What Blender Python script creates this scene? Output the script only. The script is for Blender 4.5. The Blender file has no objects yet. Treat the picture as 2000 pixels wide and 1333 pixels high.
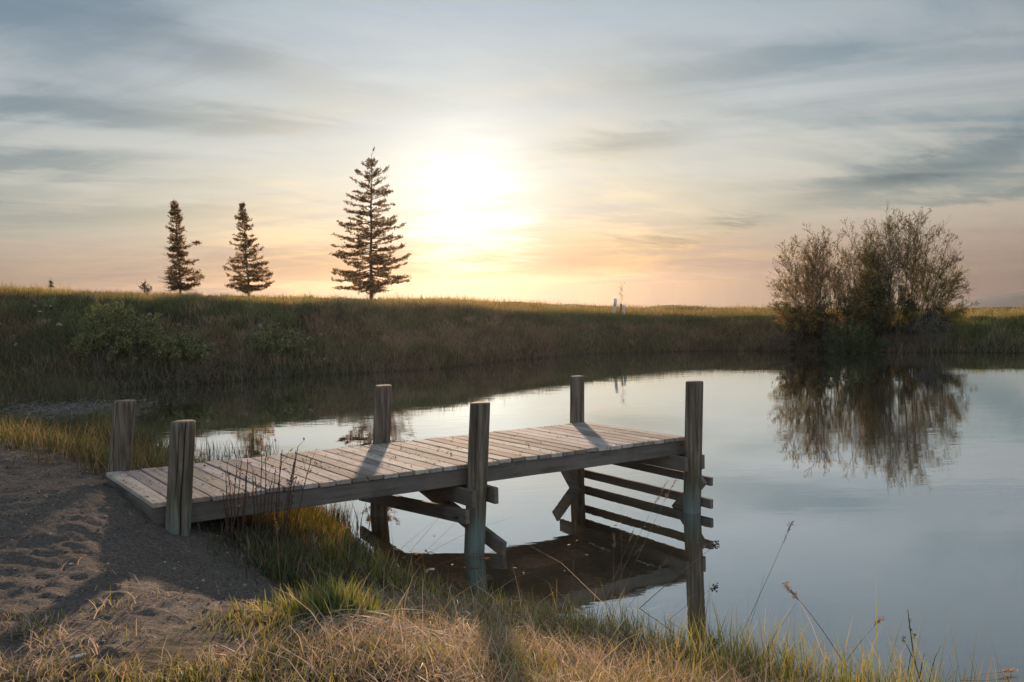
import bpy, math, random
import numpy as np
from mathutils import Matrix, Vector
RNG = np.random.default_rng(11)
random.seed(5)
S = bpy.context.scene
COL = S.collection

# ------------------------------------------------------------------ camera
F_PX, PITCH, ROLL, EYE = 1895.9, 0.05587, -0.02288, 2.3686
_fw = np.array([0, math.cos(PITCH), -math.sin(PITCH)])
_r0 = np.array([1.0, 0, 0]); _u0 = np.cross(_r0, _fw)
_rt = math.cos(ROLL)*_r0 + math.sin(ROLL)*_u0
_up = -math.sin(ROLL)*_r0 + math.cos(ROLL)*_u0
cam = bpy.data.cameras.new('camera'); camo = bpy.data.objects.new('camera', cam); COL.objects.link(camo)
cam.sensor_width = 36; cam.lens = 36*F_PX/2000; cam.clip_start = .05; cam.clip_end = 60000
M = Matrix.Identity(4)
for i in range(3):
    M[i][0], M[i][1], M[i][2] = _rt[i], _up[i], -_fw[i]
M[2][3] = EYE
camo.matrix_world = M
S.camera = camo

def ray(px, py): return _fw + _rt*(px-1000)/F_PX - _up*(py-666.5)/F_PX
def atz(px, py, z=0.0):
    d = ray(px, py); k = (z-EYE)/d[2]; return np.array([d[0]*k, d[1]*k, z])
def aty(px, py, y):
    d = ray(px, py); k = y/d[1]; return np.array([d[0]*k, y, EYE+d[2]*k])

# ------------------------------------------------------------------ light
SUN_AZ, SUN_EL = math.radians(-3.3), math.radians(5.6)
SUN = Vector((math.sin(SUN_AZ)*math.cos(SUN_EL), math.cos(SUN_AZ)*math.cos(SUN_EL), math.sin(SUN_EL)))
sl = bpy.data.lights.new('sun', 'SUN'); sl.energy = 4.6; sl.angle = math.radians(1.9); sl.color = (1, .70, .48)
so = bpy.data.objects.new('sun', sl); COL.objects.link(so)
so.rotation_euler = (-SUN).to_track_quat('-Z', 'Y').to_euler(); so.location = (0, 0, 30)

S.view_settings.view_transform = 'Standard'; S.view_settings.look = 'None'
S.view_settings.gamma = 1; S.view_settings.exposure = 0.98
S.render.engine = 'CYCLES'
S.cycles.use_denoising = True
S.cycles.max_bounces = 6; S.cycles.diffuse_bounces = 2; S.cycles.glossy_bounces = 3
S.cycles.transmission_bounces = 3; S.cycles.volume_bounces = 0; S.cycles.transparent_max_bounces = 6
S.cycles.sample_clamp_indirect = 4

class NT:
    """small node-building helper"""
    def __init__(s, tree): s.t = tree; s.L = tree.links
    def n(s, typ, **kw):
        o = s.t.nodes.new(typ)
        for k, v in kw.items(): setattr(o, k, v)
        return o
    def put(s, sock, v):
        if hasattr(v, 'is_output'): s.L.new(v, sock)
        elif isinstance(v, (tuple, list)) and sock.type == 'RGBA' and len(v) == 3: sock.default_value = (*v, 1)
        else: sock.default_value = v
    def m(s, op, a, b=0.0, c=0.0, clamp=False):
        o = s.n('ShaderNodeMath', operation=op, use_clamp=clamp)
        for i, v in enumerate((a, b, c)): s.put(o.inputs[i], v)
        return o.outputs[0]
    def v(s, op, a, b=(0, 0, 0)):
        o = s.n('ShaderNodeVectorMath', operation=op)
        s.put(o.inputs[0], a); s.put(o.inputs[1], b)
        return o.outputs['Value'] if op in ('DOT_PRODUCT', 'LENGTH') else o.outputs[0]
    def mix(s, f, a, b, bt='MIX'):
        o = s.n('ShaderNodeMix', data_type='RGBA', blend_type=bt)
        s.put(o.inputs[0], f); s.put(o.inputs[6], a); s.put(o.inputs[7], b)
        return o.outputs[2]
    def ramp(s, f, stops, interp='LINEAR'):
        o = s.n('ShaderNodeValToRGB'); cr = o.color_ramp; cr.interpolation = interp
        while len(cr.elements) < len(stops): cr.elements.new(.5)
        for e, (p, c) in zip(cr.elements, stops):
            e.position = p; e.color = (*c, 1) if len(c) == 3 else c
        s.put(o.inputs[0], f); return o.outputs[0]
    def noise(s, vec, scale, detail=4, rough=.55, dist=0.0, out='Fac'):
        o = s.n('ShaderNodeTexNoise'); s.put(o.inputs['Vector'], vec)
        o.inputs['Scale'].default_value = scale; o.inputs['Detail'].default_value = detail
        o.inputs['Roughness'].default_value = rough; o.inputs['Distortion'].default_value = dist
        return o.outputs[out]
    def mr(s, v, a, b, c, d, smooth=True):
        o = s.n('ShaderNodeMapRange', interpolation_type='SMOOTHSTEP' if smooth else 'LINEAR')
        for i, x in enumerate((v, a, b, c, d)): s.put(o.inputs[i], x)
        return o.outputs[0]
    def comb(s, x, y, z):
        o = s.n('ShaderNodeCombineXYZ')
        for i, v in enumerate((x, y, z)): s.put(o.inputs[i], v)
        return o.outputs[0]
    def sep(s, v):
        o = s.n('ShaderNodeSeparateXYZ'); s.put(o.inputs[0], v); return o.outputs

def build_world():
    w = bpy.data.worlds.new('World'); S.world = w; w.use_nodes = True
    w.node_tree.nodes.clear(); N = NT(w.node_tree)
    d = N.n('ShaderNodeTexCoord').outputs['Generated']
    x, y, z = N.sep(d)
    zc = N.m('MAXIMUM', z, 0.0)
    sky = N.n('ShaderNodeTexSky', sky_type='NISHITA')
    sky.sun_disc = False; sky.sun_elevation = SUN_EL; sky.sun_rotation = SUN_AZ % (2*math.pi)
    sky.dust_density = 2.0; sky.ozone_density = 1.5
    clear = N.mix(1.0, sky.outputs[0], (.1, .1, .1), 'MULTIPLY')
    # angle from the sun (radians)
    dt = N.v('DOT_PRODUCT', d, tuple(SUN))
    g = N.m('ARCCOSINE', N.m('MINIMUM', dt, .99999))
    # high thin overcast: colour by height above the horizon, brighter overhead as added fill
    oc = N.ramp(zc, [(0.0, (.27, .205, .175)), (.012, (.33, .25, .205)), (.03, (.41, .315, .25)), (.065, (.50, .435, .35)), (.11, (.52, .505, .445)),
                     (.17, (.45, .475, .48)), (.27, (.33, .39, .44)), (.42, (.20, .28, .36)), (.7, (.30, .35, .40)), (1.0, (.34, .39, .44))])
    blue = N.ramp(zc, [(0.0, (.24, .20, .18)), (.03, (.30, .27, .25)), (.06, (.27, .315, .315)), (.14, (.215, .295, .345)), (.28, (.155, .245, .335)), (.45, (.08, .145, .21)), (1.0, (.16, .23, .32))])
    blue = N.mix(.12, blue, clear)
    # cloud deck: project the direction onto a flat layer, then stretched noise
    k = N.m('DIVIDE', 1.0, N.m('ADD', zc, .11))
    px, py = N.m('MULTIPLY', x, k), N.m('MULTIPLY', y, k)
    p1 = N.comb(N.m('ADD', N.m('MULTIPLY', px, .7), N.m('MULTIPLY', py, .22)), N.m('SUBTRACT', N.m('MULTIPLY', py, .9), N.m('MULTIPLY', px, .35)), 3.3)
    n1 = N.noise(p1, .75, 7, .6, .5)
    p2 = N.comb(N.m('MULTIPLY', px, .5), N.m('ADD', N.m('MULTIPLY', py, 1.7), N.m('MULTIPLY', px, .5)), 7.7)
    n2 = N.noise(p2, 1.1, 5, .6, .5)
    p3 = N.comb(N.m('MULTIPLY', px, 1.2), N.m('SUBTRACT', N.m('MULTIPLY', py, 2.0), N.m('MULTIPLY', px, 1.2)), 1.7)
    n3 = N.noise(p3, 2.6, 5, .62, .4)
    gap = N.m('ADD', N.m('MULTIPLY', N.mr(n1, .46, .62, 0, 1), .75), N.m('MULTIPLY', N.mr(n2, .48, .66, 0, 1), .5))
    gap = N.m('ADD', gap, N.m('MULTIPLY', N.m('SUBTRACT', n3, .5), .40))
    # individual soft streaks that can be picked out in the sky: (azimuth tan, elevation sin, half length, half height, slope, strength)
    az = N.m('DIVIDE', x, N.m('MAXIMUM', y, .05))
    wob = N.m('MULTIPLY', N.m('SUBTRACT', n3, .5), .035)
    total = None
    for (ppx, ppy, hl, hh, slope, st) in STREAKS:
        dd = ray(ppx, ppy); dd = dd/np.linalg.norm(dd)
        a0, e0 = dd[0]/dd[1], dd[2]
        ua = N.m('SUBTRACT', az, float(a0)); ue = N.m('ADD', N.m('SUBTRACT', z, float(e0)), wob)
        ue = N.m('SUBTRACT', ue, N.m('MULTIPLY', ua, float(slope)))
        q = N.m('ADD', N.m('POWER', N.m('ABSOLUTE', N.m('DIVIDE', ua, hl/F_PX)), 2.0), N.m('POWER', N.m('ABSOLUTE', N.m('DIVIDE', ue, hh/F_PX)), 2.0))
        e = N.m('MULTIPLY', N.m('EXPONENT', N.m('MULTIPLY', q, -1.0)), st)
        total = e if total is None else N.m('ADD', total, e)
    tex = N.m('ADD', .55, N.m('MULTIPLY', N.mr(n2, .3, .7, 0, 1), .8))
    gap = N.m('ADD', gap, N.m('MULTIPLY', N.m('MULTIPLY', total, 1.6), tex), clamp=True)
    gap = N.m('MULTIPLY', gap, N.mr(g, .06, .2, .12, 1))
    col = N.mix(gap, oc, blue)
    # fine brightness texture in the veil
    col = N.mix(1.0, col, N.ramp(n3, [(.25, (.93, .94, .955)), (.75, (1.06, 1.05, 1.03))]), 'MULTIPLY')
    # dimmer away from the sun; lifted again behind the camera as added fill
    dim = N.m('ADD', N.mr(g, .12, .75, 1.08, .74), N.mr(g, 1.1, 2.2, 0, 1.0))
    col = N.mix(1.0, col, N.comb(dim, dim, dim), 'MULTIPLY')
    # warm band under the sun and the bright cloud-veiled sun itself
    warm = N.m('MULTIPLY', N.m('EXPONENT', N.m('MULTIPLY', N.m('POWER', N.m('DIVIDE', az_off(N, az), .20), 2.0), -1.0)),
               N.m('EXPONENT', N.m('MULTIPLY', N.m('POWER', N.m('DIVIDE', N.m('SUBTRACT', z, .018), .034), 2.0), -1.0)))
    col = N.mix(N.m('MULTIPLY', warm, .8, clamp=True), col, (.56, .29, .09))
    halo = N.m('EXPONENT', N.m('MULTIPLY', g, -1/.13))
    col = N.mix(1.0, col, N.mix(halo, (0, 0, 0), (.30, .265, .20)), 'ADD')
    gz = N.m('SUBTRACT', z, SUN.z - .042)
    gy = N.m('DIVIDE', gz, N.mr(gz, -.02, .03, .036, .078))
    gx = N.m('DIVIDE', N.m('SUBTRACT', az_off(N, az), .016), .068)
    q = N.m('ADD', N.m('MULTIPLY', gx, gx), N.m('MULTIPLY', gy, gy))
    wisps = N.m('ADD', N.m('MULTIPLY', N.m('SUBTRACT', n2, .5), 3.4), N.m('MULTIPLY', N.m('SUBTRACT', n3, .5), 3.4))
    q = N.m('ADD', q, wisps)
    disc = N.m('MINIMUM', N.m('EXPONENT', N.m('MULTIPLY', q, -1.0)), 1.6)
    slit = N.m('EXPONENT', N.m('MULTIPLY', N.m('ADD', N.m('POWER', N.m('DIVIDE', N.m('SUBTRACT', az_off(N, az), -.006), .03), 2.0), N.m('POWER', N.m('DIVIDE', N.m('SUBTRACT', z, .022), .0035), 2.0)), -1.0))
    disc = N.m('ADD', disc, N.m('MULTIPLY', slit, .35))
    front = N.mr(y, 0, .2, 0, 1)
    col = N.mix(1.0, col, N.mix(N.m('MULTIPLY', disc, front), (0, 0, 0), (.44, .41, .36)), "ADD")
    sh = N.m('SUBTRACT', 1.0, N.m('MULTIPLY', N.m('MULTIPLY', total, tex), .30), clamp=True)
    col = N.mix(1.0, col, N.comb(N.m('MULTIPLY', sh, 1.0), N.m('POWER', sh, .85), N.m('POWER', sh, .7)), 'MULTIPLY')
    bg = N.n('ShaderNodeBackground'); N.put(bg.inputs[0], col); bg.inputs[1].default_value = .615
    out = N.n('ShaderNodeOutputWorld'); N.L.new(bg.outputs[0], out.inputs[0])
def az_off(N, az): return N.m('SUBTRACT', az, float(math.tan(SUN_AZ)))
# the cloud gaps and grey streaks one can pick out over the pond, given by direction
STREAKS = [(210, 222, 330, 26, -.03, .75), (90, 315, 260, 22, .0, .6), (560, 250, 190, 16, -.02, .35), (150, 415, 420, 20, .0, .45),
           (470, 110, 330, 40, -.24, .55), (180, 60, 260, 50, -.1, .5), (1190, 280, 140, 22, .05, 1.15), (1760, 345, 190, 24, .14, 1.05), (1930, 300, 200, 40, .12, .5),
           (1430, 434, 90, 11, .0, 1.0), (1290, 468, 140, 10, -.02, 1.05), (1900, 385, 260, 9, .02, .35), (250, 355, 200, 9, .02, .35),
           (1500, 120, 420, 30, .12, .3), (1050, 455, 95, 14, .05, .35)]
build_world()

# ------------------------------------------------------------------ helpers
def smooth(a, b, x):
    t = np.clip((x-a)/(b-a), 0, 1); return t*t*(3-2*t)
def vnoise(x, y, seed=0):
    """smooth value noise in 0..1"""
    xi, yi = np.floor(x).astype(np.int64), np.floor(y).astype(np.int64)
    fx, fy = x-xi, y-yi
    fx, fy = fx*fx*(3-2*fx), fy*fy*(3-2*fy)
    def h(i, j):
        n = (i*374761393 + j*668265263 + seed*144665) & 0x7fffffff
        n = ((n ^ (n >> 13))*1274126177) & 0x7fffffff
        return ((n ^ (n >> 16)) & 0xffff)/65535.0
    return (h(xi, yi)*(1-fx)+h(xi+1, yi)*fx)*(1-fy) + (h(xi, yi+1)*(1-fx)+h(xi+1, yi+1)*fx)*fy
def fbm(x, y, seed=0, oct=4):
    s, a = 0, .5
    for o in range(oct):
        s = s + a*vnoise(x*2**o+o*17.3, y*2**o+o*9.1, seed+o); a *= .5
    return s/(1-.5**oct)

def mesh(name, V, Fc, mat=None, parent=None, col=None, smooth_=True, attr=None):
    """V (n,3); Fc (m,3) or (m,4) int array or list of those; one mesh object"""
    V = np.ascontiguousarray(V, dtype=np.float32)
    me = bpy.data.meshes.new(name)
    Fl = Fc if isinstance(Fc, list) else [Fc]
    Fl = [np.asarray(f, dtype=np.int32) for f in Fl if len(f)]
    idx = np.concatenate([f.ravel() for f in Fl])
    sizes = np.concatenate([np.full(len(f), f.shape[1], dtype=np.int32) for f in Fl])
    starts = np.concatenate([[0], np.cumsum(sizes)[:-1]]).astype(np.int32)
    me.vertices.add(len(V)); me.vertices.foreach_set('co', V.ravel())
    me.loops.add(len(idx)); me.loops.foreach_set('vertex_index', idx)
    me.polygons.add(len(sizes)); me.polygons.foreach_set('loop_start', starts)
    me.polygons.foreach_set('loop_total', sizes)
    me.polygons.foreach_set('use_smooth', np.full(len(sizes), bool(smooth_)))
    me.update(calc_edges=True)
    if col is not None:
        a = me.color_attributes.new('Col', 'FLOAT_COLOR', 'POINT')
        c = np.ones((len(V), 4), dtype=np.float32); c[:, :3] = col
        a.data.foreach_set('color', c.ravel())
    if attr:
        for k, v in attr.items():
            a = me.attributes.new(k, 'FLOAT', 'POINT'); a.data.foreach_set('value', np.asarray(v, dtype=np.float32))
    if mat: me.materials.append(mat)
    o = bpy.data.objects.new(name, me); COL.objects.link(o)
    if parent: o.parent = parent
    return o
def tag(o, label=None, cat=None, group=None, kind=None):
    if label: o['label'] = label
    if cat: o['category'] = cat
    if group: o['group'] = group
    if kind: o['kind'] = kind
    return o
def thing(name, loc, label, cat, group=None):
    o = bpy.data.objects.new(name, None); COL.objects.link(o); o.location = tuple(float(v) for v in loc)
    o.empty_display_size = .2
    return tag(o, label, cat, group)

class Geo:
    """collects quads / tris with per-point colour, to become ONE mesh"""
    def __init__(s): s.V, s.Q, s.T, s.C, s.n = [], [], [], [], 0
    def add(s, V, Q=None, T=None, C=(.5, .5, .5)):
        V = np.asarray(V, dtype=float).reshape(-1, 3)
        s.V.append(V)
        if Q is not None and len(Q): s.Q.append(np.asarray(Q)+s.n)
        if T is not None and len(T): s.T.append(np.asarray(T)+s.n)
        C = np.asarray(C, dtype=float)
        s.C.append(np.broadcast_to(C, V.shape) if C.ndim == 1 else C)
        s.n += len(V)
    def build(s, name, mat, parent=None, smooth_=True):
        V = np.concatenate(s.V); C = np.concatenate(s.C)
        Fl = ([np.concatenate(s.Q)] if s.Q else []) + ([np.concatenate(s.T)] if s.T else [])
        if parent is not None: V = V - np.array(parent.location)
        return mesh(name, V, Fl, mat, parent, C, smooth_)

def tubes(P, R, sides=5, C=(.5, .5, .5)):
    """P (N,K,3) polylines, R (N,K) radii -> verts, quads, colours"""
    P = np.asarray(P, float); N, K = P.shape[:2]; R = np.broadcast_to(np.asarray(R, float), (N, K))
    T = np.gradient(P, axis=1); T /= np.linalg.norm(T, axis=2, keepdims=True)+1e-9
    ref = np.where(np.abs(T[..., 2:3]) > .9, np.array([1., 0, 0]), np.array([0, 0, 1.]))
    A = np.cross(T, ref); A /= np.linalg.norm(A, axis=2, keepdims=True)+1e-9
    B = np.cross(T, A)
    th = np.arange(sides)*2*np.pi/sides
    V = P[:, :, None] + R[..., None, None]*(np.cos(th)[None, None, :, None]*A[:, :, None]+np.sin(th)[None, None, :, None]*B[:, :, None])
    i = np.arange(N)[:, None, None]*K*sides; k = np.arange(K-1)[None, :, None]*sides; j = np.arange(sides)[None, None, :]; j2 = (j+1) % sides
    Q = np.stack(np.broadcast_arrays(i+k+j, i+k+j2, i+k+sides+j2, i+k+sides+j), -1).reshape(-1, 4)
    C = np.asarray(C, float)
    if C.ndim == 2: C = np.repeat(C, K*sides, axis=0)
    return V.reshape(-1, 3), Q, C
def blades(root, h, w, az, bend0, bend1, face, c0, c1, segs=3):
    """grass ribbons: root (N,3), angle from vertical goes bend0 -> bend1, towards az; colour c0 at base to c1 at tip"""
    N = len(root); t = np.linspace(0, 1, segs+1)
    ang = bend0[:, None] + (bend1-bend0)[:, None]*t[None]
    st = np.zeros((N, segs+1, 3)); 
    am = .5*(ang[:, 1:]+ang[:, :-1]); dl = (h/segs)[:, None]
    st[:, 1:, 0] = np.cumsum(np.sin(am)*dl, 1)*np.cos(az)[:, None]
    st[:, 1:, 1] = np.cumsum(np.sin(am)*dl, 1)*np.sin(az)[:, None]
    st[:, 1:, 2] = np.cumsum(np.cos(am)*dl, 1)
    P = root[:, None]+st
    wd = np.stack([np.cos(face), np.sin(face), np.zeros(N)], -1)
    hw = .5*w[:, None]*(1-t[None]**1.6)
    Lf = P[:, :-1]-wd[:, None]*hw[:, :-1, None]; Rt = P[:, :-1]+wd[:, None]*hw[:, :-1, None]
    V = np.concatenate([np.stack([Lf, Rt], 2).reshape(N, -1, 3), P[:, -1:]], 1)     # 2*segs+1
    nv = 2*segs+1
    b = np.arange(N)[:, None]*nv
    Q = np.concatenate([np.stack([b[:, 0]+2*k, b[:, 0]+2*k+1, b[:, 0]+2*k+3, b[:, 0]+2*k+2], -1) for k in range(segs-1)]) if segs > 1 else np.zeros((0, 4), int)
    T = np.stack([b[:, 0]+2*segs-2, b[:, 0]+2*segs-1, b[:, 0]+2*segs], -1)
    tt = np.concatenate([np.repeat(t[:-1], 2), [1.0]])
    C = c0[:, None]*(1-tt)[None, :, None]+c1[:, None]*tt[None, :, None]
    return V.reshape(-1, 3), Q, T, C.reshape(-1, 3)
def leaves(P, size, cols, elong=1.8, up=.3):
    """small pointed leaf quads (folded diamonds) with random orientation at P"""
    N = len(P)
    d = RNG.normal(size=(N, 3)); d[:, 2] += up; d /= np.linalg.norm(d, axis=1, keepdims=True)
    e = np.cross(d, RNG.normal(size=(N, 3))); e /= np.linalg.norm(e, axis=1, keepdims=True)+1e-9
    s = size[:, None]
    V = np.stack([P, P+d*s*elong*.5+e*s*.5, P+d*s*elong, P+d*s*elong*.5-e*s*.5], 1).reshape(-1, 3)
    Q = np.arange(N*4).reshape(N, 4)
    return V, Q, np.repeat(cols, 4, axis=0)
def cols(N, palette, weights=None, var=.18):
    p = np.array(palette, float); i = RNG.choice(len(p), N, p=weights)
    return np.clip(p[i]*(1+RNG.normal(size=(N, 1))*var)*(1+RNG.normal(size=(N, 3))*var*.25), .003, 1)

# ------------------------------------------------------------------ materials
def mat(name):
    m = bpy.data.materials.new(name); m.use_nodes = True; m.node_tree.nodes.clear()
    N = NT(m.node_tree); out = N.n('ShaderNodeOutputMaterial'); return m, N, out
def m_leaf(name, trans=.4, gloss=.04, mul=1.0, tint=(1.15, 1.05, .6)):
    m, N, out = mat(name)
    c = N.n('ShaderNodeAttribute', attribute_name='Col').outputs['Color']
    if mul != 1.0: c = N.mix(1.0, c, (mul, mul, mul), 'MULTIPLY')
    d = N.n('ShaderNodeBsdfDiffuse'); N.put(d.inputs[0], c)
    t = N.n('ShaderNodeBsdfTranslucent'); N.put(t.inputs[0], N.mix(1.0, c, tint, 'MULTIPLY'))
    mx = N.n('ShaderNodeMixShader'); mx.inputs[0].default_value = trans
    N.L.new(d.outputs[0], mx.inputs[1]); N.L.new(t.outputs[0], mx.inputs[2])
    g = N.n('ShaderNodeBsdfGlossy'); g.inputs['Roughness'].default_value = .45
    m2 = N.n('ShaderNodeMixShader'); m2.inputs[0].default_value = gloss
    N.L.new(mx.outputs[0], m2.inputs[1]); N.L.new(g.outputs[0], m2.inputs[2])
    N.L.new(m2.outputs[0], out.inputs[0]); return m
def m_matte(name, rough=.85, spec=.2):
    m, N, out = mat(name)
    b = N.n('ShaderNodeBsdfPrincipled'); N.put(b.inputs['Base Color'], N.n('ShaderNodeAttribute', attribute_name='Col').outputs['Color'])
    b.inputs['Roughness'].default_value = rough; b.inputs['Specular IOR Level'].default_value = spec
    N.L.new(b.outputs[0], out.inputs[0]); return m
def m_ground():
    m, N, out = mat('ground')
    g = N.n('ShaderNodeNewGeometry').outputs['Position']
    sand = N.n('ShaderNodeAttribute', attribute_name='sand').outputs['Fac']
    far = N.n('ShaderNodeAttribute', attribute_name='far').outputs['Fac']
    n1 = N.noise(g, 2.2, 6, .6); n2 = N.noise(g, 45, 4, .65); n3 = N.noise(g, 160, 2, .7); n4 = N.noise(g, 9, 5, .6)
    sc = N.ramp(n2, [(.3, (.045, .039, .036)), (.5, (.125, .104, .092)), (.72, (.26, .215, .18))])
    sc = N.mix(N.mr(n1, .35, .7, 0, .6), sc, (.10, .084, .077))
    sc = N.mix(N.mr(n3, .60, .70, 0, .7), sc, (.42, .35, .29))
    sc = N.mix(N.mr(n4, .52, .7, 0, .35), sc, (.17, .12, .085))
    soil = N.ramp(n4, [(.3, (.032, .028, .018)), (.55, (.06, .05, .03)), (.75, (.10, .082, .05))])
    fc = N.ramp(N.noise(g, .02, 5, .6), [(.35, (.10, .115, .125)), (.6, (.15, .16, .165))])  # distant land: pale blue of hazy air put into the colour
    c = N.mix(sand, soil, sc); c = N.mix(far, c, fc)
    b = N.n('ShaderNodeBsdfPrincipled'); N.put(b.inputs['Base Color'], c)
    b.inputs['Roughness'].default_value = .95; b.inputs['Specular IOR Level'].default_value = .1
    bp = N.n('ShaderNodeBump'); bp.inputs['Strength'].default_value = 1.0; bp.inputs['Distance'].default_value = .03
    N.put(bp.inputs['Height'], N.m('ADD', N.m('ADD', N.m('MULTIPLY', n2, .6), N.m('MULTIPLY', n3, .4)), N.m('MULTIPLY', N.noise(g, 15, 3, .6), 1.5)))
    N.L.new(bp.outputs[0], b.inputs['Normal'])
    N.L.new(b.outputs[0], out.inputs[0]); return m
def m_water():
    m, N, out = mat('pond_water')
    g = N.n('ShaderNodeNewGeometry').outputs['Position']
    mp = N.v('MULTIPLY', g, (1.0, 2.2, 1.0))
    n1 = N.noise(mp, 1.6, 3, .5, .2); n2 = N.noise(mp, 7.5, 2, .5)
    big = N.mr(N.noise(g, .22, 3, .5), .4, .65, .15, 1)
    hgt = N.m('MULTIPLY', N.m('ADD', N.m('MULTIPLY', n1, .8), N.m('MULTIPLY', n2, .12)), big)
    bp = N.n('ShaderNodeBump'); bp.inputs['Strength'].default_value = .24; bp.inputs['Distance'].default_value = .012
    N.put(bp.inputs['Height'], hgt)
    gl = N.n('ShaderNodeBsdfGlossy'); gl.inputs['Roughness'].default_value = .0; gl.inputs[0].default_value = (.94, .96, .96, 1)
    N.L.new(bp.outputs[0], gl.inputs['Normal'])
    df = N.n('ShaderNodeBsdfDiffuse'); df.inputs[0].default_value = (.068, .056, .036, 1)
    lw = N.n('ShaderNodeLayerWeight'); lw.inputs['Blend'].default_value = .5; N.L.new(bp.outputs[0], lw.inputs['Normal'])
    fr = N.ramp(lw.outputs['Facing'], [(0, (.05,)*3), (.5, (.26,)*3), (.66, (.54,)*3), (.77, (.74,)*3), (.9, (.90,)*3), (1, (1, 1, 1))])
    mx = N.n('ShaderNodeMixShader'); N.L.new(fr, mx.inputs[0]); N.L.new(df.outputs[0], mx.inputs[1]); N.L.new(gl.outputs[0], mx.inputs[2])
    N.L.new(mx.outputs[0], out.inputs[0]); return m
def m_wood(name, axis, stain=False, base=1.0):
    """weathered timber: grain runs along the local axis; Col holds the tone of each board, its blue part a copper stain when stain"""
    m, N, out = mat(name)
    p = N.n('ShaderNodeTexCoord').outputs['Object']
    sc = [26, 26, 26]; sc[axis] = 1.3
    at = N.n('ShaderNodeAttribute', attribute_name='Col').outputs['Color']
    off = N.v('MULTIPLY', at, (37, 91, 53)) if not stain else (0, 0, 0)
    pv = N.v('ADD', N.v('MULTIPLY', p, tuple(sc)), off)
    n1 = N.noise(pv, 1.0, 5, .62, .3); n2 = N.noise(pv, 4.0, 3, .7)
    blot = N.noise(N.v('ADD', p, off), 3.2, 4, .6)
    if stain:
        sp = N.n('ShaderNodeSeparateColor'); N.put(sp.inputs[0], at)
        c = N.ramp(n1, [(.28, (.05, .037, .028)), (.48, (.135, .105, .082)), (.70, (.27, .225, .185))])
        c = N.mix(N.mr(blot, .45, .7, 0, .5), c, (.085, .075, .055))
        gz = N.m('MULTIPLY', sp.outputs[2], N.mr(n1, .35, .6, .25, 1.2), clamp=True)
        c = N.mix(gz, c, (.165, .215, .205))
        c = N.mix(N.m('MULTIPLY', sp.outputs[1], N.mr(blot, .4, .6, .2, .8)), c, (.075, .085, .04))
        c = N.mix(sp.outputs[0], c, (.012, .010, .009))
    else:
        c = N.ramp(n1, [(.22, (.17, .145, .125)), (.48, (.37, .33, .295)), (.78, (.50, .455, .41))])
        c = N.mix(N.mr(blot, .5, .75, 0, .45), c, (.17, .14, .115))
        tone = N.n('ShaderNodeSeparateColor'); N.put(tone.inputs[0], at)
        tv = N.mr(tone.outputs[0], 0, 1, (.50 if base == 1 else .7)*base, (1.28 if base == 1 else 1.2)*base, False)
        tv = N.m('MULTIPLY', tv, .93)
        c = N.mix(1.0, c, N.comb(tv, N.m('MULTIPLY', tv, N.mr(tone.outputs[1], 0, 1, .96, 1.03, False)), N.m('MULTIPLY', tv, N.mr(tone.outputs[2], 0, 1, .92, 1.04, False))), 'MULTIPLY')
        ck = N.noise(N.v('ADD', N.v('MULTIPLY', p, tuple([75 if k != axis else .7 for k in range(3)])), off), 1.0, 2, .5)
        c = N.mix(N.mr(ck, .66, .72, 0, .75), c, (.035, .028, .022))
        c = N.mix(N.mr(N.noise(p, 2.1, 6, .7), .48, .66, 0, .55), c, (.19, .155, .13))
        # knots
        vo = N.n('ShaderNodeTexVoronoi'); ks = [7, 7, 7]; ks[axis] = 2.6
        N.put(vo.inputs['Vector'], N.v('ADD', N.v('MULTIPLY', p, tuple(ks)), off)); vo.inputs['Scale'].default_value = 1.0
        c = N.mix(N.mr(vo.outputs['Distance'], .06, .14, .8, 0), c, (.06, .045, .035))
    b = N.n('ShaderNodeBsdfPrincipled'); N.put(b.inputs['Base Color'], c)
    b.inputs['Roughness'].default_value = .9; b.inputs['Specular IOR Level'].default_value = .07
    bp = N.n('ShaderNodeBump'); bp.inputs['Strength'].default_value = .55; bp.inputs['Distance'].default_value = .004
    N.put(bp.inputs['Height'], N.m('ADD', n1, N.m('MULTIPLY', n2, .4))); N.L.new(bp.outputs[0], b.inputs['Normal'])
    N.L.new(b.outputs[0], out.inputs[0]); return m
MG = m_ground(); MW = m_water()
M_GRASS = m_leaf('grass_blade', .42, .05); M_DRY = m_leaf('dry_grass', .34, .03, 1.0, (1.1, 1.0, .8))
M_LEAF = m_leaf('shrub_leaf', .35, .05); M_NEEDLE = m_leaf('spruce_needle', .5, .03, 1.0, (1.35, 1.0, .65)); M_BARK = m_matte('bark'); M_STONE = m_matte('stone', .9)
M_PLASTIC = m_leaf('tree_guard_plastic', .6, .06, 1.0, (1, 1, 1)); M_MATTE = m_matte('matte')

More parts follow.
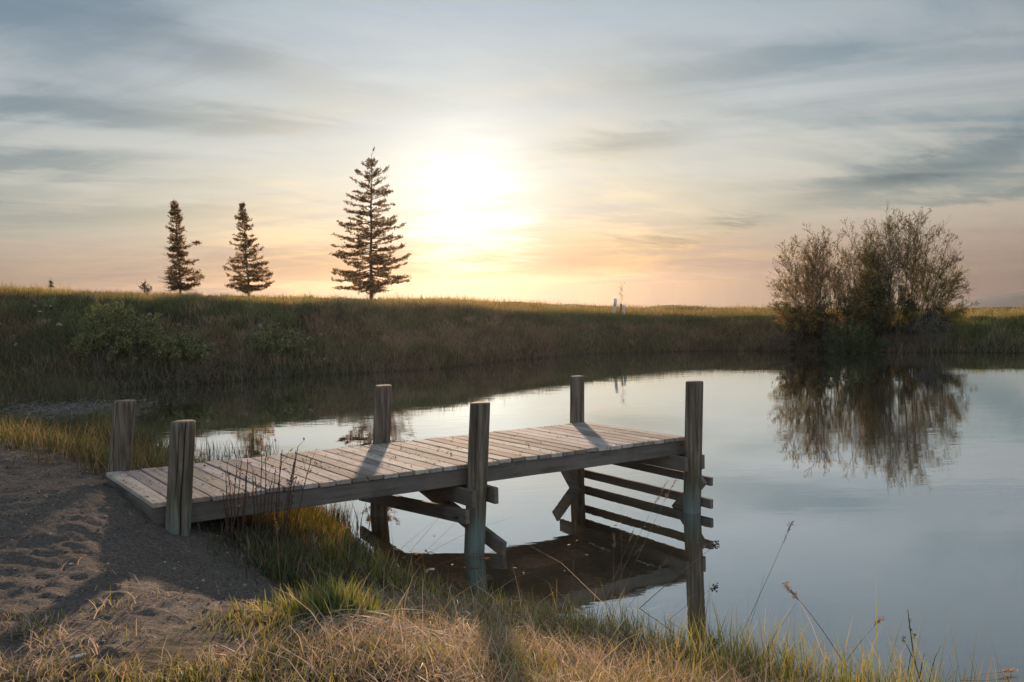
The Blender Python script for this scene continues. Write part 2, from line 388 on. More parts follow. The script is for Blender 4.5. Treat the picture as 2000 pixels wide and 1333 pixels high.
# ------------------------------------------------------------------ terrain
SHORE = np.array([(14, -14), (9, -5), (6, 1), (3.5, 4.05), (2.2, 5.0), (1.2, 5.75), (.6, 6.3), (-.02, 6.65), (-.58, 7.0), (-1.0, 7.7), (-1.5, 8.8), (-2.15, 10.1), (-3.3, 11.8),
                  (-4.75, 13.6), (-6.3, 16.2), (-8.0, 19.2), (-9.2, 21.5), (-10.2, 24.2), (-11, 27)], float)
def shore_sd(x, y):
    """distance to the near shore, positive on the land side"""
    best = np.full(x.shape, 1e9); sgn = np.ones(x.shape)
    for a, b in zip(SHORE[:-1], SHORE[1:]):
        d = b-a; L2 = d@d
        t = np.clip(((x-a[0])*d[0]+(y-a[1])*d[1])/L2, 0, 1)
        qx, qy = x-(a[0]+t*d[0]), y-(a[1]+t*d[1])
        ds = np.hypot(qx, qy); s = np.where(d[0]*(y-a[1])-d[1]*(x-a[0]) > 0, 1.0, -1.0)
        m = ds < best; best = np.where(m, ds, best); sgn = np.where(m, s, sgn)
    return best*sgn
FAR = [  # px column, shore row, crest row, crest distance along y
    (-600, 770, 540, 30.0), (-200, 768, 548, 30.5), (0, 766, 559, 30.5), (190, 763, 569, 30.5), (400, 749, 579, 31.5), (600, 734, 584, 32.5), (740, 727, 586, 33.5), (860, 720, 589, 34.0), (1000, 704, 595, 35.0), (1150, 692, 601, 37.0),
    (1400, 685, 606, 38.0), (1700, 688, 609, 36.0), (2000, 690, 611, 34.5), (2300, 695, 615, 33.5)]
FAR = [(a, b, c+6+6*min(1, max(0, (a-600)/700)), d) for a, b, c, d in FAR]
_az, _rs, _rc, _zc = [], [], [], []
for (px, ys, yc, yd) in FAR:
    s = atz(px, ys, 0); c = aty(px, yc, yd)
    _az.append(math.atan2(s[0], s[1])); _rs.append(math.hypot(s[0], s[1])); _rc.append(math.hypot(c[0], c[1])); _zc.append(c[2])
for a, rs, rc, zc in ((60, 29, 33, 1.2), (100, 24, 28, 1.3), (130, 18, 22, 1.4), (180, 26, 34, 1.6), (240, 26, 34, 2.2), (290, 27, 34, 2.8)):
    _az.append(math.radians(a)); _rs.append(rs); _rc.append(rc); _zc.append(zc)
_az = np.array(_az); _o = np.argsort(_az % (2*math.pi)); _az = (_az % (2*math.pi))[_o]
_rs, _rc, _zc = np.array(_rs)[_o], np.array(_rc)[_o], np.array(_zc)[_o]
def far_par(x, y):
    a = np.arctan2(x, y) % (2*math.pi)
    return [np.interp(a, _az, v, period=2*math.pi) for v in (_rs, _rc, _zc)]
def height(x, y, detail=True):
    x = np.asarray(x, float); y = np.asarray(y, float)
    sd = shore_sd(x, y); r = np.hypot(x, y)
    zm = .86-.5*smooth(10.5, 15.5, y)*smooth(0, 4, -x)
    hn = np.where(sd > 0, zm*(.22*smooth(-.12, .45, sd)+.58*smooth(.2, 2.5, sd)+.20*smooth(1.6, 4.2, sd)+.14*np.exp(-((x+3.0)**2+(y-7.6)**2)/1.6)), -.7*smooth(0, 1.2, -sd))
    rs, rc, zc = far_par(x, y)
    hn = np.where(r > rs+1.5, -1e5, hn)
    u = (r-rs)/(rc-rs)
    n = fbm(x*.35, y*.35, 3)-.5
    prof = np.where(u < 1, .10*smooth(-.03, .10, u)+.90*np.clip(u, 0, 1)**.85, 1.0)
    prof = np.where(u > .8, np.where(u < 1.2, prof-(.06*(1-np.abs(u-1)/.2)), prof), prof)
    hf = np.where(u > -.03, zc*prof+n*.35*smooth(.05, .4, u), -.7)
    # plateau, then the land falls away to a wide valley with hills on its far side
    dr = np.maximum(r-rc-13, 0)
    hf = np.where(u > 1, hf-21*(1-np.exp(-dr/80.0)) - .05*np.minimum(dr, 40), hf)
    az = np.arctan2(x, y)
    ridge = smooth(380, 650, r)*(8.5+12*smooth(.40, .56, az))*smooth(.36, .45, az)*(.9+.2*fbm(az*14, r*.002, 8))
    hf = hf+ridge
    h = np.maximum(hn, hf)
    if detail:
        sm = sand_mask(x, y)
        foot = (fbm(x*2.1, y*2.1, 21, 3)-.5)*.055+(np.abs(fbm(x*4.2, y*4.2, 55, 2)-.5)*2-.35)*.04+(fbm(x*11, y*11, 5, 3)-.5)*.045
        h = h+np.where(r < 40, foot*.72*(.35+.65*sm)*smooth(-.1, .5, np.maximum(sd, u*3)), 0)
    return h
SAND = np.array([(-9, 11.2), (-6.2, 10.9), (-4.9, 10.0), (-3.9, 9.25), (-3.45, 8.6), (-2.6, 8.0), (-2.0, 7.45), (-1.85, 6.85), (-1.2, 6.3), (-.98, 5.75), (-1.15, 5.2), (-1.7, 4.6), (-2.0, 4.2), (-2.6, 3.7), (-9, 3.3)], float)
def poly_sd(x, y, P):
    best = np.full(x.shape, 1e9); ins = np.zeros(x.shape, bool)
    for a, b in zip(P, np.roll(P, -1, axis=0)):
        d = b-a; t = np.clip(((x-a[0])*d[0]+(y-a[1])*d[1])/(d@d), 0, 1)
        best = np.minimum(best, np.hypot(x-a[0]-t*d[0], y-a[1]-t*d[1]))
        c = ((a[1] > y) != (b[1] > y)) & (x < (b[0]-a[0])*(y-a[1])/((b[1]-a[1]) if b[1] != a[1] else 1e-9)+a[0])
        ins ^= c
    return np.where(ins, best, -best)
def sand_mask(x, y): return smooth(-.25, .25, poly_sd(x, y, SAND)+(fbm(x*2.2, y*2.2, 40, 4)-.5)*1.3)

def build_ground():
    r = [.4]
    while r[-1] < 20: r.append(r[-1]*1.0062)
    while r[-1] < 48: r.append(r[-1]+.11)
    while r[-1] < 740: r.append(r[-1]*1.03)
    r = np.array(r)
    a = np.concatenate([np.arange(-180, -40, 4.0), np.arange(-40, 40, .19), np.arange(40, 180, 4.0)])
    a = np.radians(a); A, R = np.meshgrid(a, r)
    X, Y = np.sin(A)*R, np.cos(A)*R
    Z = height(X.ravel(), Y.ravel()).reshape(X.shape)
    nr, na = X.shape
    i = np.arange(nr-1)[:, None]*na; j = np.arange(na)[None]; j2 = (j+1) % na
    Q = np.stack(np.broadcast_arrays(i+j, i+j2, i+na+j2, i+na+j), -1).reshape(-1, 4)[:, ::-1]
    V = np.stack([X, Y, Z], -1).reshape(-1, 3)
    c = len(V); V = np.concatenate([V, [[0, 0, height(np.array([0.]), np.array([0.]))[0]]]])
    T = np.stack([np.arange(na), np.roll(np.arange(na), -1), np.full(na, c)], -1)
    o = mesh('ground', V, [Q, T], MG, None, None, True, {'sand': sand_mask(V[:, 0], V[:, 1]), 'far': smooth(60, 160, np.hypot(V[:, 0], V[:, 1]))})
    tag(o, 'sandy shore, grassy bank and the land beyond', 'ground', kind='structure')
build_ground()
def build_water():
    n = 160; az = np.linspace(-math.pi, math.pi, n, endpoint=False)
    rs, rc, zc = far_par(np.sin(az), np.cos(az)); rr = rs+1.0
    V = np.concatenate([[[0, 0, 0]], np.stack([np.sin(az)*rr, np.cos(az)*rr, np.zeros(n)], -1)])
    T = np.stack([np.zeros(n, int), 1+(np.arange(n)+1) % n, 1+np.arange(n)], -1)
    tag(mesh('water', V, T, MW, smooth_=False), 'still dark pond water mirroring the evening sky', 'water', kind='structure')
build_water()

# ------------------------------------------------------------------ jetty
DX, DY, DZ, YAW, SLOPE, CROSS = -2.7008, 7.0863, .8277, .58374, -.01164, -.01275
W, L = 1.711, 5.449
_ax = np.array([math.cos(YAW)*math.cos(SLOPE), math.sin(YAW)*math.cos(SLOPE), math.sin(SLOPE)])
_ay = np.array([-math.sin(YAW)*math.cos(CROSS), math.cos(YAW)*math.cos(CROSS), math.sin(CROSS)])
_ay -= _ax*(_ax@_ay); _ay /= np.linalg.norm(_ay)
_an = np.cross(_ax, _ay)
def dk(u, v, w=0): return np.array([DX, DY, DZ])+u*_ax+v*_ay+w*_an
def box(g, c, s, R=None, bev=.006, C=(.5, .5, .5), jit=0.0, segs=1):
    """bevelled box centre c, size s, axes R (3x3 columns); long axis cut into segs with slight waver"""
    R = np.eye(3) if R is None else R
    hx, hy, hz = np.array(s)/2; b = min(bev, hy*.4, hz*.4)
    prof = np.array([(-hy+b, -hz), (hy-b, -hz), (hy, -hz+b), (hy, hz-b), (hy-b, hz), (-hy+b, hz), (-hy, hz-b), (-hy, -hz+b)])
    xs = np.concatenate([[-hx], np.linspace(-hx+b, hx-b, segs+1), [hx]])
    scl = np.ones(len(xs)); k = 8
    V = []
    for i, xx in enumerate(xs):
        p = prof.copy()
        if i in (0, len(xs)-1): p = p*np.array([(hy-b)/hy, (hz-b)/hz])
        elif jit: p = p+RNG.normal(size=2)*jit
        V.append(np.column_stack([np.full(k, xx), p]))
    V = np.concatenate(V) @ R.T + np.asarray(c)
    Q = []
    for i in range(len(xs)-1):
        for j in range(k): Q.append((i*k+j, i*k+(j+1) % k, (i+1)*k+(j+1) % k, (i+1)*k+j))
    e = (len(xs)-1)*k
    for a, b_, c_, d in ((0, 1, 2, 3), (0, 3, 4, 7), (7, 4, 5, 6)):
        Q.append((d, c_, b_, a)); Q.append((e+a, e+b_, e+c_, e+d))
    g.add(V, Q=Q, C=C)
RD = np.column_stack([_ax, _ay, _an])
RY = np.column_stack([_ay, -_ax, _an])       # long axis along v

def build_jetty():
    root = thing('jetty', (DX, DY, DZ), 'weathered grey plank jetty on six round posts reaching from the sand into the pond', 'jetty')
    # dock-local frame so that the grain follows the boards
    Mx = Matrix([[RD[i][j] for j in range(3)]+[0] for i in range(3)]+[[0, 0, 0, 1]])
    root.rotation_euler = Mx.to_euler()
    I = np.eye(3); RYl = np.column_stack([[0, 1, 0], [-1, 0, 0], [0, 0, 1]])
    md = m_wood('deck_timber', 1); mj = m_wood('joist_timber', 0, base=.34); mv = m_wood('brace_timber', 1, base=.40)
    def bl(g, name, m, sm=False):
        V = np.concatenate(g.V); C = np.concatenate(g.C)
        return mesh(name, V, [np.concatenate(g.Q)], m, root, C, sm)
    g = Geo(); u = 0.0; s = .145; nb = int(L/s)
    for i in range(nb):
        wd = s-.009-RNG.random()*.005
        if i in (18,): wd -= .008
        dz = RNG.normal()*.0018; dv = RNG.normal()*.006
        yaw = RNG.normal()*.0015
        R = np.column_stack([[-math.sin(yaw), math.cos(yaw), 0], [-math.cos(yaw), -math.sin(yaw), RNG.normal()*.006], [0, 0, 1]])
        box(g, (i*s+s/2+.02, W/2+dv, -.019+dz), (W, wd, .038), R, .005, RNG.random(3), .0006, 8)
    bl(g, 'deck', md)
    g = Geo()
    for i in range(nb):
        for vv in (.04, W/2, W-.04):
            for du in (-.035, .035):
                c = np.array([i*s+s/2+.02+du+RNG.normal()*.006, vv+RNG.normal()*.008, .0015]); a = np.arange(6)*math.pi/3
                g.add(np.concatenate([c+np.column_stack([np.cos(a), np.sin(a), 0*a])*.0052, c+np.column_stack([np.cos(a), np.sin(a), 0*a])*.0052-np.array([0, 0, .004])]), Q=[(0, 1, 2, 3), (0, 3, 4, 5)]+[(k, 6+k, 6+(k+1) % 6, (k+1) % 6) for k in range(6)], C=(.03, .024, .02))
    tag(mesh('nail_heads', np.concatenate(g.V), [np.concatenate(g.Q)], M_MATTE, root, np.concatenate(g.C), False), kind='stuff')
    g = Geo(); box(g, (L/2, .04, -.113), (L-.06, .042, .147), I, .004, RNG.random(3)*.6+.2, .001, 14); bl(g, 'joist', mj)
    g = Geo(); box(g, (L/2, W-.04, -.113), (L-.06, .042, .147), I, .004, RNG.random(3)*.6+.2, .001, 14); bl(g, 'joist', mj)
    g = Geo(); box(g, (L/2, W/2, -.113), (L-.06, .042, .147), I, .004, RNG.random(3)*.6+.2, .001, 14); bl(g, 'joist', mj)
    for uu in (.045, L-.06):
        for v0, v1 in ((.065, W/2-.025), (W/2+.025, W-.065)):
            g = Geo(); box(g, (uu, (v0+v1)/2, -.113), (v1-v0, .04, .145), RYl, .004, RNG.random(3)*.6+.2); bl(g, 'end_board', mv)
    # posts: (u, v, top px, radius, crack, stain height above water/ground, stain strength)
    mp = m_wood('post_timber', 2, True)
    def to_local(P): return (np.asarray(P)-np.array([DX, DY, DZ])) @ RD
    PS = {}
    def post(key, u, v, top, base_px, rad, zlow, stain, sz, crack=None):
        c = dk(u, v)
        tp = aty(top[0], top[1], c[1])
        bt = aty(base_px[0], base_px[1], c[1])
        ax = (tp-bt)/(tp[2]-bt[2])
        zb = zlow
        nr, ns = 46, 128
        zs = np.concatenate([np.linspace(zb, tp[2]-.012, nr), [tp[2]-.004, tp[2]]])
        th = np.arange(ns)*2*np.pi/ns
        V, C = [], []
        ph = RNG.random(4)*6.28
        for i, z in enumerate(zs):
            cc = bt+ax*(z-bt[2])
            rr = rad*(1+.022*(1-(z-zb)/(tp[2]-zb))) + .0025*np.sin(3*th+ph[0]+z*.7)+.0018*np.sin(7*th+ph[1]+z*1.3)
            rr = rr + .0012*np.sin(19*th+ph[2])
            if i == nr: rr = rr-.003
            if i == nr+1: rr = rr-.010
            dark = np.zeros(ns)
            if crack:
                for (ca, cw, z0, z1, dp) in crack:
                    caz = ca+.05*math.sin(z*5)+.03*math.sin(z*13)
                    dd = np.abs((th-caz+np.pi) % (2*np.pi)-np.pi)
                    f = np.exp(-(dd/cw)**2)*smooth(z0-.1, z0, np.array(z))*(1-smooth(z1, z1+.1, np.array(z)))
                    rr = rr-f*dp; dark = np.maximum(dark, np.clip(f*1.6-.5, 0, 1))
            V.append(np.column_stack([cc[0]+np.cos(th)*rr, cc[1]+np.sin(th)*rr, np.full(ns, z)]))
            st = stain*(1-smooth(.35*sz, sz, np.full(ns, z)+.10*sz*np.sin(5*th+ph[3])+.05*sz*np.sin(11*th)))
            C.append(np.column_stack([dark, np.full(ns, .3*(1-smooth(sz, sz*2.2, np.array(z)))+.03), st]))
        V = np.concatenate(V+[[bt+ax*(tp[2]-bt[2])]]); C = np.concatenate(C+[[[0, .1, 0]]])
        K = len(zs); i = np.arange(K-1)[:, None]*ns; j = np.arange(ns)[None]; j2 = (j+1) % ns
        Q = np.stack(np.broadcast_arrays(i+j, i+j2, i+ns+j2, i+ns+j), -1).reshape(-1, 4)
        T = np.stack([(K-1)*ns+np.arange(ns), (K-1)*ns+np.roll(np.arange(ns), -1), np.full(ns, K*ns)], -1)
        o = mesh('post', to_local(V), [Q, T], mp, root, C, True)
        PS[key] = (u, v, bt, ax); return o
    e = .088
    # camera-facing direction for cracks is about -y (angle -pi/2)
    o = post('nl', NLU, -e, (359, 823), (348, 1037), .0875, .35, .9, .92, [(-1.08, .06, .3, 2.0, .022), (-1.6, .04, .9, 1.35, .005)])
    tag(o, 'post beside the sand with a long open crack and copper green stain')
    post('fl', FLU, W+.095, (243.5, 783), (233, 922), .096, .35, .0, .2, [(-1.9, .03, .9, 1.6, .004)])
    post('mn', 2.768, -e, (937, 787), (926, 1081), .0885, -.75, .9, .45, [(-1.75, .035, .55, 1.6, .008), (-1.3, .03, .2, .9, .004)])
    post('mf', 2.768, W+.088, (749.5, 753), (740, 1006), .0885, -.75, .1, .3)
    post('rn', 5.29, -e, (1356, 745), (1351, 1000), .0885, -.75, .9, .34, [(-1.2, .03, .4, 1.3, .005)])
    post('rf', 5.27, W+.088, (1128, 735), (1127, 945), .083, -.75, .1, .2)
    # cross ledgers sandwiching the post pairs, and the diagonal braces
    def bar(name, u, v0, z0, v1, z1, h, th=.042, tone=.4):
        """board from (v0,z0) to (v1,z1), z above water, on the face u"""
        a = to_local(dk(u, v0)); b = to_local(dk(u, v1))
        a[2] += z0-dk(u, v0)[2]; b[2] += z1-dk(u, v1)[2]
        d = b-a; ln = np.linalg.norm(d); d /= ln
        n = np.array([1., 0, 0]); n -= d*(n@d); n /= np.linalg.norm(n); q = np.cross(d, n)
        g = Geo(); R = np.column_stack([d, n, q])
        if np.linalg.det(R) < 0: R[:, 2] *= -1
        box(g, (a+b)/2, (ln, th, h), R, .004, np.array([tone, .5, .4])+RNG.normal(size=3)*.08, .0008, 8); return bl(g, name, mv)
    for um in (2.768, 5.285):
        for sgn in (-1, 1):
            bar('ledger', um+sgn*.115, -.235, .53, W+.235, .51, .145)
    bar('brace', 2.768-.16, -.19, .375, W+.33, .20, .125, tone=.6)
    bar('brace', 2.768+.16, -.27, .05, W+.19, .52, .14, tone=.9)
    bar('rung', 5.285+.165, -.30, .33, W+.2, .33, .085, tone=.5)
    bar('rung', 5.285+.165, -.30, .10, W+.2, .10, .095, tone=.6)
    bar('brace', 5.27-.115-.045, W+.26, .40, W-.75, -.60, .13, tone=1.2)
    bar('brace', 5.285+.115, -.225, .36, .7, -.55, .13, tone=.9)
    # bolts
    for (uu, vv, z) in ((2.768-.185, W+.24, .21), (2.768-.185, W+.14, .225), (2.768-.19, -.06, .35)):
        a = to_local(dk(uu, vv)); a[2] += z-dk(uu, vv)[2]
        V, Q, C = tubes(np.array([[a, a+np.array([-.015, 0, 0])]]), np.array([[.012, .011]]), 6, (.02, .018, .016))
        g = Geo(); g.add(np.concatenate([V, [V[6:].mean(0)]]), Q=Q, T=[(6+i, 6+(i+1) % 6, 12) for i in range(6)], C=(.02, .018, .016))
        mesh('bolt', np.concatenate(g.V), [np.concatenate(g.Q), np.concatenate(g.T)], M_MATTE, root, np.concatenate(g.C))
    return root
def solve_u(px, v):
    us = np.linspace(-.3, 5.6, 400); P = np.array([dk(u, v) for u in us])-np.array([0, 0, EYE])
    x = 1000+F_PX*(P@_rt)/(P@_fw); return float(np.interp(px, x, us))
NLU = solve_u(354, -.088); FLU = solve_u(234, W+.095)
build_jetty()

# ------------------------------------------------------------------ grasses
def in_view(P, mx=150, my=140):
    Q = P-np.array([0, 0, EYE]); d = Q@_fw
    x = 1000+F_PX*(Q@_rt)/np.maximum(d, .01); y = 666.5-F_PX*(Q@_up)/np.maximum(d, .01)
    return (d > .3) & (x > -mx) & (x < 2000+mx) & (y > -my) & (y < 1333+my)
def scatter(n, x0, x1, y0, y1, keep):
    """n random ground points in the box, thinned by keep(x,y)->probability"""
    x = RNG.uniform(x0, x1, n); y = RNG.uniform(y0, y1, n)
    k = RNG.random(n) < keep(x, y); x, y = x[k], y[k]
    z = height(x, y); P = np.column_stack([x, y, z]); return P[in_view(P)]
def jetty_uv(x, y):
    c, s = math.cos(YAW), math.sin(YAW); return (x-DX)*c+(y-DY)*s, -(x-DX)*s+(y-DY)*c
def off_jetty(x, y, m=.02):
    u, v = jetty_uv(x, y); return ~((u > -m) & (u < L+m) & (v > -m) & (v < W+m))
def grass(name, P, h, w, pal0, pal1, bend=(.1, .7), b0=.15, az=None, azs=3.14, mat_=None, segs=3, wts=None, var=.2, label=None, cat='grass', hv=.3, face=None):
    n = len(P)
    hh = h*np.exp(RNG.normal(size=n)*hv) if np.isscalar(h) else h*np.exp(RNG.normal(size=n)*hv)
    a = RNG.uniform(-math.pi, math.pi, n) if az is None else az+RNG.normal(size=n)*azs
    i0 = RNG.choice(len(pal0), n, p=wts); k = (1+RNG.normal(size=(n, 1))*var)
    c0 = np.clip(np.array(pal0)[i0]*k, .004, 1); c1 = np.clip(np.array(pal1)[i0]*k, .004, 1)
    fc = RNG.uniform(-1.2, 1.2, n) if face is None else face
    V, Q, T, C = blades(P, hh, w*(.7+.6*RNG.random(n)), a, (RNG.random(n)*b0 if np.isscalar(b0) else RNG.uniform(b0[0], b0[1], n)), bend[0]+(bend[1]-bend[0])*RNG.random(n), fc, c0, c1, segs)
    return V, Q, T, C
def stuff(name, parts, mat_, label, cat='grass'):
    g = Geo()
    for V, Q, T, C in parts: g.add(V, Q, T, C)
    return tag(g.build(name, mat_), label, cat, kind='stuff')

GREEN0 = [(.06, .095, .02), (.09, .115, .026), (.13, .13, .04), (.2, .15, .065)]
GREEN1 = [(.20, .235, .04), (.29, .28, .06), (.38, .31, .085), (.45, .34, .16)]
DRY0 = [(.27, .20, .14), (.38, .285, .21), (.48, .375, .29), (.18, .13, .09)]
DRY1 = [(.42, .31, .22), (.53, .41, .31), (.62, .51, .42), (.29, .21, .145)]

def near_grass():
    sd = lambda x, y: shore_sd(x, y)
    # fresh shoots along the water's edge
    def k1(x, y):
        s = sd(x, y); cl = smooth(.32, .62, fbm(x*1.7, y*1.7, 51))
        return smooth(-.12, .05, s)*(1-smooth(.45, 1.5, s))*(.25+.75*cl)*(1-.9*sand_mask(x, y))*off_jetty(x, y)
    P = scatter(60000, -2.0, 4.2, 2.2, 10, k1)
    s = sd(P[:, 0], P[:, 1]); hh = .22*(1-.45*smooth(.3, 1.2, s))*(.75+.5*fbm(P[:, 0]*2.5, P[:, 1]*2.5, 9))
    hh *= (1+.35*smooth(.4, 1.4, P[:, 0]))*(1-.22*smooth(1.1, .5, P[:, 0]))
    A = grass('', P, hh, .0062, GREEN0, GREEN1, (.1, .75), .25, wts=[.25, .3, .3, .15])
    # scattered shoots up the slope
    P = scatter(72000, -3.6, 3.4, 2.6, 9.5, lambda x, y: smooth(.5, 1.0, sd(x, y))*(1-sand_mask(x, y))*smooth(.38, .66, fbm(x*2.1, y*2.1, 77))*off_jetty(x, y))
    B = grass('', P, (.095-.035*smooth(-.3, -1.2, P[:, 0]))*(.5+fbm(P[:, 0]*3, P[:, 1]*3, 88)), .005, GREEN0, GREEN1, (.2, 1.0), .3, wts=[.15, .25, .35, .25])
    stuff('shore_grass', [A, B], M_GRASS, 'yellow green grass growing along the near edge of the pond')
    # dead thatch
    def k2(x, y):
        s = sd(x, y); return smooth(-.05, .25, s)*(1-.97*sand_mask(x, y))*(.12+.88*smooth(.34, .58, fbm(x*1.6, y*1.6, 33)))*off_jetty(x, y)*(1-.95*smooth(-.7, -1.4, x))
    P = scatter(125000, -3.4, 3.9, 2.4, 8.6, k2)
    P[:, 2] += RNG.random(len(P))**2*.05
    n = len(P)
    swirl = fbm(P[:, 0]*.9, P[:, 1]*.9, 61)*9
    C_ = grass('', P, .14, .0042, DRY0, DRY1, (1.2, 2.3), 1.75, az=swirl, azs=1.7, hv=.5, wts=[.35, .3, .15, .2])
    D_ = grass('', P[:n//7], .11, .004, DRY0, DRY1, (.4, 1.5), .8, wts=[.35, .3, .2, .15])
    stuff('dead_grass', [C_, D_], M_DRY, 'matted tan dead grass lying on the near shore')
    # sparse litter on the sand side at bottom left
    def k3(x, y): return (1-.75*sand_mask(x, y)*smooth(4.3, 5.4, y))*smooth(.45, .68, fbm(x*2.4, y*2.4, 19))*(1-smooth(5.0, 6.0, y))
    P = scatter(15000, -4.2, -.7, 3.0, 6.2, k3)
    P[:, 2] += RNG.random(len(P))*.02
    E_ = grass('', P, .085, .0055, DRY0, DRY1, (1.3, 2.3), 1.5, wts=[.3, .3, .3, .1])
    P = scatter(3500, -4.2, -.7, 3.0, 6.2, k3)
    F_ = grass('', P, .06, .006, GREEN0, GREEN1, (.2, 1.2), .4)
    stuff('grass_litter', [E_, F_], M_DRY, 'curled dry grass and short shoots at the edge of the sand')
    # weedy slope beneath and beside the jetty
    def k4(x, y):
        u, v = jetty_uv(x, y); s = sd(x, y)
        return smooth(-.05, .1, s)*(1-smooth(.9, 2.0, s))*smooth(.15, .7, u)*(v > -1.3)*(v < W+.6)*(1-.9*sand_mask(x, y))
    P = scatter(60000, -3.2, .2, 6.2, 11.5, k4)
    u, v = jetty_uv(P[:, 0], P[:, 1]); zd = DZ-.28+u*0-P[:, 2]
    cap = np.where((v > -.12) & (v < W+.15), np.maximum(zd, .02), .5)
    hh = np.minimum(.19*(.5+.8*RNG.random(len(P))), cap)
    G0 = [(.03, .05, .012), (.045, .05, .02), (.12, .05, .03), (.13, .09, .05)]
    G1 = [(.05, .085, .02), (.10, .10, .03), (.24, .09, .05), (.26, .19, .10)]
    wt = np.array([.5, .25, .13, .12])
    H_ = grass('', P, hh, .007, G0, G1, (.2, 1.3), .5, wts=wt, hv=.02)
    stuff('weeds', [H_], M_GRASS, 'dark green and reddish weeds on the slope under the jetty', 'weeds')
    # meadow on the far side of the sand, left
    def k5(x, y):
        s = sd(x, y); return smooth(-.35, .1, s)*(1-sand_mask(x, y))*(.3+.7*smooth(.3, .6, fbm(x*.8, y*.8, 13)))*off_jetty(x, y, .03)*(jetty_uv(x, y)[1] > W)*(1-puddle(x, y))
    P = scatter(90000, -15, -1.5, 8.5, 27, k5)
    hh = .23*(.55+.9*fbm(P[:, 0]*.9, P[:, 1]*.9, 71))
    K0 = [(.03, .045, .012), (.05, .055, .02), (.10, .07, .03), (.17, .12, .06)]
    K1 = [(.07, .085, .02), (.10, .10, .035), (.18, .13, .06), (.32, .22, .12)]
    I_ = grass('', P, hh, .009, K0, K1, (.2, 1.2), .3, wts=[.35, .3, .2, .15])
    cq = atz(140, 803, .15); n = 1500; x = cq[0]+RNG.normal(size=n)*.55; y = cq[1]+RNG.normal(size=n)*1.3; P = np.column_stack([x, y, np.maximum(height(x, y), .0)+.03+.05*RNG.random(n)])
    J_ = grass('', P, .4, .014, [(.34, .33, .32), (.24, .22, .2)], [(.45, .44, .43), (.3, .28, .25)], (1.5, 1.7), (1.3, 1.65))  # pale flat blades, their colour standing in for the glint of a puddle
    stuff('marsh_grass', [I_, J_], M_GRASS, 'dark green marsh grass between the sand and the far bank')
def puddle(x, y):
    c = atz(140, 803, .15); a = ((x-c[0])/1.0)**2+((y-c[1])/2.4)**2
    return np.clip(1.5-a, 0, 1)
near_grass()

